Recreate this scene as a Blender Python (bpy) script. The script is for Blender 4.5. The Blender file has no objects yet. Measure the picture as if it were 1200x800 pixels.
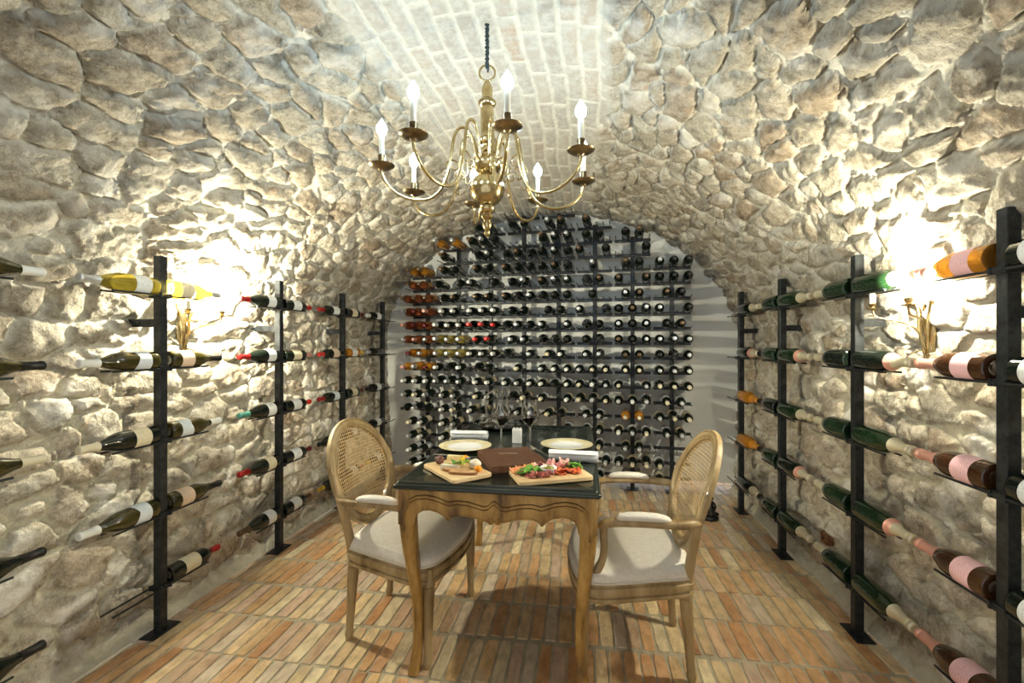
import bpy, bmesh, math, random
import numpy as np
from mathutils import Vector, Matrix, noise
random.seed(7)
S = bpy.context.scene
C = S.collection
PI = math.pi
THETA = math.atan(80 / 533.0)

# ------------------------------------------------------------------ helpers
def tag(o, label=None, cat=None, group=None, kind=None):
    if label: o['label'] = label
    if cat: o['category'] = cat
    if group: o['group'] = group
    if kind: o['kind'] = kind
    return o

def empty(name, loc=(0, 0, 0), rz=0, label=None, cat=None, group=None, parent=None):
    o = bpy.data.objects.new(name, None)
    o.empty_display_size = .05
    C.objects.link(o)
    o.location = loc
    o.rotation_euler = (0, 0, rz)
    if parent: o.parent = parent
    return tag(o, label, cat, group)

def link(name, me, parent=None, mat4=None):
    o = bpy.data.objects.new(name, me)
    C.objects.link(o)
    if parent: o.parent = parent
    if mat4 is not None: o.matrix_local = mat4
    return o

class MB:
    def __init__(s): s.v = []; s.f = []; s.m = []
    def add(s, vs, fs, mi=0):
        b = len(s.v)
        s.v += [tuple(p) for p in vs]
        s.f += [tuple(i + b for i in f) for f in fs]
        s.m += [mi] * len(fs)
        return s
    def loft(s, rings, cap0=True, cap1=True, mi=0, closed=False):
        n = len(rings[0]); vs = [p for r in rings for p in r]; fs = []
        k = len(rings)
        for i in range(k if closed else k - 1):
            j = (i + 1) % k
            for a in range(n):
                b = (a + 1) % n
                fs.append((i * n + a, i * n + b, j * n + b, j * n + a))
        if not closed:
            if cap0: fs.append(tuple(range(n - 1, -1, -1)))
            if cap1: fs.append(tuple((k - 1) * n + a for a in range(n)))
        return s.add(vs, fs, mi)
    def box(s, c, d, M=None, mi=0, bev=0.0):
        x, y, z = d[0] / 2, d[1] / 2, d[2] / 2
        b = min(bev, x * .45, y * .45, z * .45)
        def ring(ix, iz):
            xx, yy = x - ix, y - ix
            return [(-xx, -yy, iz), (xx, -yy, iz), (xx, yy, iz), (-xx, yy, iz)]
        if b > 0:
            def r8(ix, iz):
                xx, yy = x - ix, y - ix
                return [(-xx + b, -yy, iz), (xx - b, -yy, iz), (xx, -yy + b, iz), (xx, yy - b, iz), (xx - b, yy, iz), (-xx + b, yy, iz), (-xx, yy - b, iz), (-xx, -yy + b, iz)]
            R = [r8(b * .8, -z), r8(0, -z + b), r8(0, z - b), r8(b * .8, z)]
        else:
            R = [ring(0, -z), ring(0, z)]
        R = [[Vector(p) for p in r] for r in R]
        if M is not None: R = [[M @ p for p in r] for r in R]
        R = [[p + Vector(c) for p in r] for r in R]
        return s.loft(R, mi=mi)
    def lathe(s, prof, n=24, M=None, mi=0):
        rings = []
        vs = []; fs = []; idx = []
        for z, r in prof:
            if r < 1e-6:
                idx.append([len(vs)]); vs.append(Vector((0, 0, z)))
            else:
                idx.append(list(range(len(vs), len(vs) + n)))
                vs += [Vector((r * math.cos(2 * PI * a / n), r * math.sin(2 * PI * a / n), z)) for a in range(n)]
        for i in range(len(idx) - 1):
            A, B = idx[i], idx[i + 1]
            for a in range(n):
                b = (a + 1) % n
                if len(A) == 1 and len(B) == 1: continue
                if len(A) == 1: fs.append((A[0], B[b], B[a]))
                elif len(B) == 1: fs.append((A[a], A[b], B[0]))
                else: fs.append((A[a], A[b], B[b], B[a]))
        if M is not None: vs = [M @ p for p in vs]
        return s.add(vs, fs, mi)
    def sweep(s, pts, rx, ry=None, n=12, up=(0, 0, 1), e=1.0, mi=0, closed=False, caps=True):
        pts = [Vector(p) for p in pts]; k = len(pts)
        if not hasattr(rx, '__len__'): rx = [rx] * k
        if ry is None: ry = rx
        if not hasattr(ry, '__len__'): ry = [ry] * k
        rings = []; prev = None
        for i, p in enumerate(pts):
            if closed: t = pts[(i + 1) % k] - pts[i - 1]
            else: t = pts[min(i + 1, k - 1)] - pts[max(i - 1, 0)]
            t.normalize()
            u = Vector(up)
            if abs(t.dot(u)) > .98:
                u = prev if prev is not None else Vector((1, 0, 0)) if abs(t.x) < .9 else Vector((0, 1, 0))
            sd = t.cross(u).normalized(); uu = sd.cross(t).normalized(); prev = uu
            ring = []
            for a in range(n):
                an = 2 * PI * a / n
                ca, sa = math.cos(an), math.sin(an)
                ca = math.copysign(abs(ca) ** e, ca); sa = math.copysign(abs(sa) ** e, sa)
                ring.append(p + sd * ca * rx[i] + uu * sa * ry[i])
            rings.append(ring)
        return s.loft(rings, cap0=caps, cap1=caps, mi=mi, closed=closed)
    def prism(s, poly, a, b, axis='Y', mi=0):
        def P(u, v, w):
            return (u, w, v) if axis == 'Y' else ((w, u, v) if axis == 'X' else (u, v, w))
        n = len(poly)
        vs = [P(u, v, a) for u, v in poly] + [P(u, v, b) for u, v in poly]
        fs = [(i, (i + 1) % n, (i + 1) % n + n, i + n) for i in range(n)] + [tuple(range(n - 1, -1, -1)), tuple(range(n, 2 * n))]
        return s.add(vs, fs, mi)
    def mesh(s, name, mats, smooth=35):
        me = bpy.data.meshes.new(name)
        me.from_pydata(s.v, [], s.f)
        mats = mats if isinstance(mats, (list, tuple)) else [mats]
        for m in mats: me.materials.append(m)
        if len(mats) > 1: me.polygons.foreach_set('material_index', s.m)
        bm = bmesh.new(); bm.from_mesh(me)
        bmesh.ops.recalc_face_normals(bm, faces=bm.faces)
        bm.to_mesh(me); bm.free()
        if smooth:
            me.polygons.foreach_set('use_smooth', [True] * len(me.polygons))
            me.set_sharp_from_angle(angle=math.radians(smooth))
        me.update()
        return me
    def obj(s, name, mats, parent=None, smooth=35, mat4=None):
        return link(name, s.mesh(name, mats, smooth), parent, mat4)

def catmull(pts, n=6, closed=False):
    P = [Vector(p) for p in pts]; k = len(P); out = []
    for i in range(k if closed else k - 1):
        if closed: a, b, c, d = P[i - 1], P[i], P[(i + 1) % k], P[(i + 2) % k]
        else: a, b, c, d = P[max(i - 1, 0)], P[i], P[i + 1], P[min(i + 2, k - 1)]
        for j in range(n):
            t = j / n
            out.append(.5 * ((2 * b) + (c - a) * t + (2 * a - 5 * b + 4 * c - d) * t * t + (3 * b - a - 3 * c + d) * t ** 3))
    if not closed: out.append(P[-1])
    return out

def lerp_list(vals, m):
    out = []
    k = len(vals)
    for i in range(m):
        t = i / (m - 1) * (k - 1); a = min(int(t), k - 2)
        out.append(vals[a] + (vals[a + 1] - vals[a]) * (t - a))
    return out

# ------------------------------------------------------------------ materials
def nodes(m):
    m.use_nodes = True
    return m.node_tree, m.node_tree.nodes['Principled BSDF']

def mat(name, col, rough=.5, metal=0., coat=0., trans=0., ior=1.45, emit=None, estr=0., spec=None, sheen=0., sss=0., alpha=None):
    m = bpy.data.materials.new(name)
    nt, p = nodes(m)
    p.inputs['Base Color'].default_value = (*col, 1)
    p.inputs['Roughness'].default_value = rough
    p.inputs['Metallic'].default_value = metal
    p.inputs['Coat Weight'].default_value = coat
    p.inputs['Coat Roughness'].default_value = .05
    p.inputs['Transmission Weight'].default_value = trans
    p.inputs['IOR'].default_value = ior
    p.inputs['Sheen Weight'].default_value = sheen
    if sss:
        p.inputs['Subsurface Weight'].default_value = sss
        p.inputs['Subsurface Radius'].default_value = (.01, .006, .004)
    if emit:
        p.inputs['Emission Color'].default_value = (*emit, 1)
        p.inputs['Emission Strength'].default_value = estr
    return m

def noisy(m, c1, c2, scale=8, stretch=(1, 1, 1), detail=6, bump=0., bscale=None, lo=.35, hi=.65, rough_var=0., c3=None):
    nt, p = nodes(m); N = nt.nodes; L = nt.links
    tc = N.new('ShaderNodeTexCoord'); mp = N.new('ShaderNodeMapping')
    mp.inputs['Scale'].default_value = stretch
    L.new(tc.outputs['Object'], mp.inputs['Vector'])
    nz = N.new('ShaderNodeTexNoise'); nz.inputs['Scale'].default_value = scale; nz.inputs['Detail'].default_value = detail
    nz.inputs['Roughness'].default_value = .62
    L.new(mp.outputs['Vector'], nz.inputs['Vector'])
    cr = N.new('ShaderNodeValToRGB'); e = cr.color_ramp.elements
    e[0].position = lo; e[0].color = (*c1, 1); e[1].position = hi; e[1].color = (*c2, 1)
    if c3:
        q = e.new((lo + hi) / 2); q.color = (*c3, 1)
    L.new(nz.outputs['Fac'], cr.inputs['Fac']); L.new(cr.outputs['Color'], p.inputs['Base Color'])
    if bump:
        n2 = N.new('ShaderNodeTexNoise'); n2.inputs['Scale'].default_value = bscale or scale * 3; n2.inputs['Detail'].default_value = 4
        L.new(mp.outputs['Vector'], n2.inputs['Vector'])
        b = N.new('ShaderNodeBump'); b.inputs['Strength'].default_value = bump; b.inputs['Distance'].default_value = .002
        L.new(n2.outputs['Fac'], b.inputs['Height']); L.new(b.outputs['Normal'], p.inputs['Normal'])
    return m

M = {}
M['iron'] = noisy(mat('black_iron', (.03, .033, .036), .42, .55), (.018, .02, .022), (.05, .055, .06), 30, bump=.2)
M['wood'] = noisy(mat('limed_oak', (.4, .28, .15), .5, coat=.1), (.21, .135, .055), (.47, .35, .19), 14, (1, 1, .18), bump=.25, c3=(.35, .25, .12))
M['oldwood'] = noisy(mat('waxed_walnut', (.4, .25, .08), .38, coat=.25), (.10, .045, .010), (.54, .34, .105), 13, (1, 1, .3), bump=.35, c3=(.37, .21, .052), lo=.33, hi=.66)
M['darkwood'] = mat('dark_carved_line', (.07, .03, .01), .5)
M['top'] = noisy(mat('black_leather_top', (.012, .017, .014), .25, coat=.4), (.009, .014, .011), (.014, .021, .016), 12, bump=.03, bscale=60)
M['cane'] = noisy(mat('cane', (.55, .40, .2), .5), (.52, .36, .17), (.74, .56, .31), 40)
M['cloth'] = noisy(mat('linen', (.72, .68, .61), .85, sheen=.2), (.69, .645, .575), (.78, .745, .68), 60, bump=.35, bscale=600)
M['piping'] = mat('linen_piping', (.66, .61, .52), .8)
M['brass'] = noisy(mat('brass', (.55, .42, .2), .2, 1.), (.36, .26, .11), (.72, .59, .33), 18, lo=.3, hi=.7)
M['brassdark'] = noisy(mat('tarnished_brass', (.2, .15, .09), .3, 1.), (.12, .09, .055), (.36, .27, .15), 20)
M['candle'] = mat('candle_sleeve', (.75, .72, .62), .45)
M['bulb'] = mat('chandelier_bulb', (1, 1, 1), .3, emit=(.64, .86, 1.), estr=74)
M['bulbwarm'] = mat('sconce_bulb', (1, 1, 1), .3, emit=(1., .935, .70), estr=3700)
M['porcelain'] = mat('porcelain', (.85, .86, .87), .18, coat=.3)
M['rim'] = noisy(mat('gold_cream_rim', (.62, .5, .2), .3, coat=.3), (.66, .57, .31), (.80, .73, .50), 30)
M['napkin'] = mat('napkin_cotton', (.86, .87, .9), .9, sheen=.2)
M['board'] = noisy(mat('board_wood', (.7, .5, .27), .5), (.58, .38, .18), (.80, .62, .38), 6, (1, .15, 1), bump=.1)
M['leather'] = noisy(mat('brown_leather', (.10, .045, .025), .38, coat=.1), (.07, .03, .017), (.14, .065, .035), 50, bump=.5, bscale=160)
M['emboss'] = mat('faded_gold_emboss', (.62, .50, .38), .5, .0)
M['paper'] = mat('paper', (.8, .78, .72), .8)
M['glass'] = mat('clear_glass', (1, 1, 1), .0, trans=1., ior=1.46)
M['wine'] = mat('red_wine', (.03, .001, .002), .0, trans=.4, ior=1.34)
M['steel'] = mat('cutlery_steel', (.7, .7, .7), .2, 1.)
M['blackstone'] = mat('black_glazed_figure', (.006, .006, .006), .25, coat=.5)
M['rust'] = noisy(mat('rusty_box', (.2, .08, .04), .7), (.10, .05, .03), (.27, .12, .06), 40)
M['darkcord'] = mat('dark_cord', (.03, .05, .06), .6)
# bottle glass
G = {'black': mat('glass_black', (.006, .010, .007), .06, coat=.5),
     'green': noisy(mat('glass_green', (.01, .035, .012), .05, coat=.5), (.006, .020, .007), (.012, .036, .013), 9),
     'olive': noisy(mat('glass_olive', (.05, .045, .01), .05, coat=.5), (.022, .020, .004), (.058, .046, .009), 7),
     'yellow': mat('glass_yellow', (1., .80, .10), .02, trans=.85, ior=1.36),
     'amber': mat('glass_amber', (.72, .30, .03), .04, trans=.5, ior=1.36),
     'rose': mat('glass_rose', (.30, .085, .03), .04, trans=.35, ior=1.36),
     'orange': mat('glass_rose_backlit', (.95, .42, .05), .03, trans=.75, ior=1.36),  # rosé glass with the glow of its backlight put into the colour
     'straw': mat('glass_straw', (.60, .48, .12), .04, trans=.5, ior=1.36),
     'rosedark': mat('glass_rosedark', (.05, .02, .008), .05, coat=.5)}
F = {}
for n_, c_, me_ in (('white', (.80, .82, .80), .0), ('cream', (.74, .68, .50), .0), ('red', (.42, .02, .02), .3), ('darkred', (.14, .012, .015), .3),
                    ('gold', (.70, .58, .30), .55), ('palegold', (.74, .68, .50), .4), ('pink', (.80, .42, .34), .4), ('black', (.015, .015, .015), .2), ('brown', (.13, .08, .04), .3),
                    ('silver', (.62, .64, .66), .6), ('teal', (.10, .32, .26), .3), ('yellow', (.72, .50, .06), .2), ('scarlet', (.75, .04, .03), .2), ('orange', (.75, .30, .03), .2)):
    F[n_] = mat('foil_' + n_, c_, .35, me_)

def label_mat(name, col, ink=(.25, .22, .2)):
    m = mat(name, col, .6)
    nt, p = nodes(m); N = nt.nodes; L = nt.links
    uv = N.new('ShaderNodeUVMap'); uv.uv_map = 'UVMap'
    br = N.new('ShaderNodeTexBrick')
    mp = N.new('ShaderNodeMapping'); mp.inputs['Scale'].default_value = (1, 1, 1)
    L.new(uv.outputs['UV'], mp.inputs['Vector'])
    nz = N.new('ShaderNodeTexNoise'); nz.inputs['Scale'].default_value = 1
    m2 = N.new('ShaderNodeMapping'); m2.inputs['Scale'].default_value = (26, 9, 1)
    L.new(uv.outputs['UV'], m2.inputs['Vector']); L.new(m2.outputs['Vector'], nz.inputs['Vector'])
    wv = N.new('ShaderNodeTexWave'); wv.bands_direction = 'Y'; wv.inputs['Scale'].default_value = 2.2
    L.new(uv.outputs['UV'], wv.inputs['Vector'])
    a = N.new('ShaderNodeMath'); a.operation = 'GREATER_THAN'; a.inputs[1].default_value = .80
    L.new(wv.outputs['Fac'], a.inputs[0])
    b = N.new('ShaderNodeMath'); b.operation = 'GREATER_THAN'; b.inputs[1].default_value = .52
    L.new(nz.outputs['Fac'], b.inputs[0])
    sep = N.new('ShaderNodeSeparateXYZ'); L.new(uv.outputs['UV'], sep.inputs[0])
    c1 = N.new('ShaderNodeMath'); c1.operation = 'COMPARE'; c1.inputs[1].default_value = .5; c1.inputs[2].default_value = .22
    L.new(sep.outputs['X'], c1.inputs[0])
    d = N.new('ShaderNodeMath'); d.operation = 'MULTIPLY'; L.new(a.outputs[0], d.inputs[0]); L.new(b.outputs[0], d.inputs[1])
    e = N.new('ShaderNodeMath'); e.operation = 'MULTIPLY'; L.new(d.outputs[0], e.inputs[0]); L.new(c1.outputs[0], e.inputs[1])
    g = N.new('ShaderNodeMath'); g.operation = 'MULTIPLY'; L.new(e.outputs[0], g.inputs[0]); g.inputs[1].default_value = .5
    mx = N.new('ShaderNodeMix'); mx.data_type = 'RGBA'
    mx.inputs[6].default_value = (*col, 1); mx.inputs[7].default_value = (*ink, 1)
    L.new(g.outputs[0], mx.inputs[0]); L.new(mx.outputs[2], p.inputs['Base Color'])
    return m
LB = {'white': label_mat('label_white', (.80, .83, .85)), 'cream': label_mat('label_cream', (.76, .69, .50), (.35, .2, .08)),
      'blue': label_mat('label_pale_blue', (.70, .77, .84)), 'pink': label_mat('label_pink', (.83, .52, .56), (.5, .2, .25)),
      'peach': label_mat('label_peach', (.78, .60, .46)), 'orange': label_mat('label_orange', (.75, .36, .08)),
      'kraft': label_mat('label_kraft', (.62, .52, .32))}

# ------------------------------------------------------------------ noise in numpy
def hashgrid(ix, iy, seed):
    a = (ix.astype(np.int64) * 374761393 + iy.astype(np.int64) * 668265263 + seed * 982451653) & 0xffffffff
    a = ((a ^ (a >> 13)) * 1274126177) & 0xffffffff
    a = a ^ (a >> 16)
    a = (a * 2246822519) & 0xffffffff
    a = a ^ (a >> 15)
    return (a & 0xffffff) / float(0xffffff)

def vnoise(x, y, seed):
    ix, iy = np.floor(x), np.floor(y); fx, fy = x - ix, y - iy
    fx = fx * fx * fx * (fx * (fx * 6 - 15) + 10); fy = fy * fy * fy * (fy * (fy * 6 - 15) + 10)
    a = hashgrid(ix, iy, seed); b = hashgrid(ix + 1, iy, seed); c = hashgrid(ix, iy + 1, seed); d = hashgrid(ix + 1, iy + 1, seed)
    return (a * (1 - fx) + b * fx) * (1 - fy) + (c * (1 - fx) + d * fx) * fy

def fbm(x, y, seed, oct=4, gain=.5):
    s = 0; a = 1; t = 0
    for i in range(oct):
        s = s + a * vnoise(x * 2 ** i + 17.3 * i, y * 2 ** i - 9.1 * i, seed + i); t += a; a *= gain
    return s / t - .5

def sstep(a, b, x):
    t = np.clip((x - a) / (b - a), 0, 1)
    return t * t * (3 - 2 * t)

def stones(Sv, Yv, cs, cy, seed):
    """cellular stones: edge distance (in units of a cell), stone random numbers, local offset"""
    wx = Sv + .075 * fbm(Sv * 7, Yv * 5, seed + 50, 4); wy = Yv + .10 * fbm(Sv * 6, Yv * 6, seed + 60, 4)
    u = wx / cs; v = wy / cy
    iu = np.floor(u)
    d1 = np.full(u.shape, 1e9); d2 = np.full(u.shape, 1e9)
    c1u = np.zeros_like(u); c1v = np.zeros_like(u); pu = np.zeros_like(u); pv = np.zeros_like(u)
    for du in (-2, -1, 0, 1, 2):
        cu = iu + du
        off = hashgrid(cu, cu * 0, seed + 5) * 7
        iv = np.floor(v + off)
        for dv in (-2, -1, 0, 1, 2):
            cv = iv + dv
            r1 = hashgrid(cu, cv, seed + 1); r2 = hashgrid(cu, cv, seed + 2); r3 = hashgrid(cu, cv, seed + 3)
            X = cu + .5 + (r1 - .5) * .75; Y = cv + .5 + (r2 - .5) * .8 - off
            w = .72 + .62 * r3
            d = np.sqrt((u - X) ** 2 + (v - Y) ** 2) / w
            m = d < d1
            d2 = np.where(m, d1, np.minimum(d2, d))
            c1u = np.where(m, cu, c1u); c1v = np.where(m, cv, c1v)
            pu = np.where(m, u - X, pu); pv = np.where(m, v - Y, pv)
            d1 = np.where(m, d, d1)
    return d2 - d1, d1, c1u, c1v, pu, pv

# ------------------------------------------------------------------ room geometry
CX, HW, RISE, Z0 = -.34, 1.71, 1.28, 1.25
YB0, YBS = 4.332, -.1146          # back wall line Y = YB0 + YBS*X
def yback(X): return YB0 + YBS * X

def profile(s_tab=[]):
    pts = []
    for i in range(61): t = i / 60; pts.append((-1.97 + (-2.05 + 1.97) * t, Z0 * t))
    for i in range(1, 400): a = PI - PI * i / 400; pts.append((CX + HW * math.cos(a), Z0 + RISE * math.sin(a)))
    for i in range(61): t = i / 60; pts.append((1.37 + (1.335 - 1.37) * t, Z0 * (1 - t)))
    return np.array(pts)

def stone_shell():
    P = profile()
    seg = np.sqrt(((P[1:] - P[:-1]) ** 2).sum(1)); s = np.concatenate([[0], np.cumsum(seg)])
    L = s[-1]
    ns = 700
    sv = np.linspace(0, L, ns)
    px = np.interp(sv, s, P[:, 0]); pz = np.interp(sv, s, P[:, 1])
    tx = np.gradient(px, sv); tz = np.gradient(pz, sv); ln = np.sqrt(tx ** 2 + tz ** 2)
    nx, nz = tz / ln, -tx / ln                       # pointing into the room
    yv = np.concatenate([np.linspace(-1.2, .75, 60)[:-1], np.linspace(.75, 4.62, 400)])
    Sg, Yg = np.meshgrid(sv, yv, indexing='ij')
    sc = L / 2                                       # crown
    # stones
    zzz = np.broadcast_to(pz[:, None], Sg.shape)
    e1, d1, cu, cv, pu, pv = stones(Sg, Yg, .118, .185, 11)
    e2, d2, cu2, cv2, pu2, pv2 = stones(Sg + 3.3, Yg + 1.7, .058, .078, 31)
    r = hashgrid(cu, cv, 91); rt1 = hashgrid(cu, cv, 92) - .5; rt2 = hashgrid(cu, cv, 93) - .5; rh = hashgrid(cu, cv, 94)
    rough = fbm(Sg * 9, Yg * 9, 3, 5, .6)
    ridg = np.abs(fbm(Sg * 14, Yg * 9, 8, 4, .6))
    edge = e1 + .10 * fbm(Sg * 22, Yg * 22, 5, 3)
    size = .03 + .22 * hashgrid(cu, cv, 97)
    m = sstep(size * .6, size * .6 + .085, edge)
    dome = np.clip((edge - size * .6) / .55, 0, 1) ** .45
    ang = hashgrid(cu, cv, 98) * 6.28
    facet = np.minimum(np.minimum(.35 + .55 * (np.cos(ang) * pu + np.sin(ang) * pv), .35 + .6 * (np.cos(ang + 2.2) * pu + np.sin(ang + 2.2) * pv)), .42 + .5 * (np.cos(ang + 4.1) * pu + np.sin(ang + 4.1) * pv))
    vault = sstep(1.0, 1.7, zzz)
    fine = fbm(Sg * 26, Yg * 22, 13, 4, .6)
    hs = m * (.010 + .014 * dome * (.5 + .9 * rh) + .020 * facet * (.4 + rh) + (.016 + .016 * vault) * (rt1 * pu + rt2 * pv) + .022 * rough - .030 * ridg + .010 * fine)
    groove = np.exp(-((edge - size * .6) / .045) ** 2) * (.35 + rt1 + .5)
    hs = hs - .011 * groove
    # some small filler stones in the joints
    m2 = sstep(.10, .34, e2 + .1 * rough) * (1 - sstep(.0, .10, m)) * (hashgrid(cu2, cv2, 77) > .62)
    hs = hs + m2 * .012
    mort = .010 * fbm(Sg * 5, Yg * 5, 21, 4)
    # crown brick strip
    strip = Sg - sc + .06 * fbm(Yg * 1.6, Sg * 0 + 2, 41, 3) + .03
    bw, bl = .078, .27
    col = np.floor(strip / bw); yy = Yg + hashgrid(col, col * 0, 3) * bl; row = np.floor(yy / bl)
    fx = strip / bw - col; fy = yy / bl - row
    jit = .02 * fbm(Sg * 30, Yg * 20, 61, 2)
    bm_ = sstep(.06, .17, np.minimum(fx, 1 - fx) + jit * 4) * sstep(.02, .055, np.minimum(fy, 1 - fy) + jit)
    half = .47 + .10 * fbm(Yg * 3, Sg * 2, 71, 2)
    inb = 1 - sstep(half - .03, half + .05, np.abs(Sg - sc + .03))
    rb = hashgrid(col, row, 15)
    hb = bm_ * (.007 + .004 * rb) + .004 * rough
    H = (hs + mort) * (1 - inb) + (hb + mort * .5) * inb
    mask = np.maximum(m, m2) * (1 - inb)
    bmask = bm_ * inb
    # plaster fillet along both feet
    zz = np.broadcast_to(pz[:, None], Sg.shape)
    wall = (Sg < 1.0) | (Sg > L - 1.0)
    fil = np.where(wall, np.clip(1 - zz / (.075 + .05 * fbm(Yg * 3, Yg * 0, 2, 3)), 0, 1), 0)
    H = H * (1 - .75 * np.sqrt(fil)) + .05 * fil ** 1.3
    mask = mask * (1 - sstep(0, .4, fil))
    # clean arrises where the vault meets the end wall
    X = px[:, None] + nx[:, None] * H
    Z = pz[:, None] + nz[:, None] * H
    Z = np.maximum(Z, -.01)
    V = np.stack([X, Yg, Z], -1)
    # vertex normals of the full grid
    dS = np.gradient(V, axis=0); dY = np.gradient(V, yv, axis=1)
    Nn = np.cross(dY, dS); Nn /= np.linalg.norm(Nn, axis=-1, keepdims=True)
    inward = Nn[:, :, 0] * nx[:, None] + Nn[:, :, 2] * nz[:, None]
    if inward.mean() < 0: Nn = -Nn
    rnd = r * (1 - inb) + rb * inb
    rnd2 = rh * (1 - inb) + hashgrid(col, row, 19) * inb
    # cut beyond the end wall: drop quads with Y > yback+0.06
    iw1 = int(np.searchsorted(sv, 1.2526)); iw2 = int(np.searchsorted(sv, L - 1.2505))
    res = []
    for name, a, b in (('wall_left', 0, iw1), ('ceiling', iw1, iw2), ('wall_right', iw2, ns - 1)):
        Vs = V[a:b + 1]; ni, nj = Vs.shape[:2]
        idx = np.arange(ni * nj).reshape(ni, nj)
        q = np.stack([idx[:-1, :-1], idx[:-1, 1:], idx[1:, 1:], idx[1:, :-1]], -1).reshape(-1, 4)
        keep = (Vs[:-1, :-1, 1] < yback(Vs[:-1, :-1, 0]) + .04).reshape(-1)
        q = q[keep]
        me = bpy.data.meshes.new(name)
        me.vertices.add(ni * nj); me.vertices.foreach_set('co', Vs.reshape(-1).astype(np.float32))
        me.loops.add(q.size); me.loops.foreach_set('vertex_index', q.reshape(-1).astype(np.int32))
        me.polygons.add(len(q)); me.polygons.foreach_set('loop_start', (np.arange(len(q)) * 4).astype(np.int32))
        me.update(calc_edges=True)
        me.polygons.foreach_set('use_smooth', np.ones(len(q), bool))
        col_ = me.color_attributes.new('stone', 'FLOAT_COLOR', 'POINT')
        d = np.stack([rnd[a:b + 1], mask[a:b + 1], bmask[a:b + 1], rnd2[a:b + 1]], -1).reshape(-1).astype(np.float32)
        col_.data.foreach_set('color', d)
        me.normals_split_custom_set_from_vertices(Nn[a:b + 1].reshape(-1, 3).astype(np.float32))
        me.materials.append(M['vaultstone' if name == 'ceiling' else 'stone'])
        tag(link(name, me), kind='structure')
        res.append(name)

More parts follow.
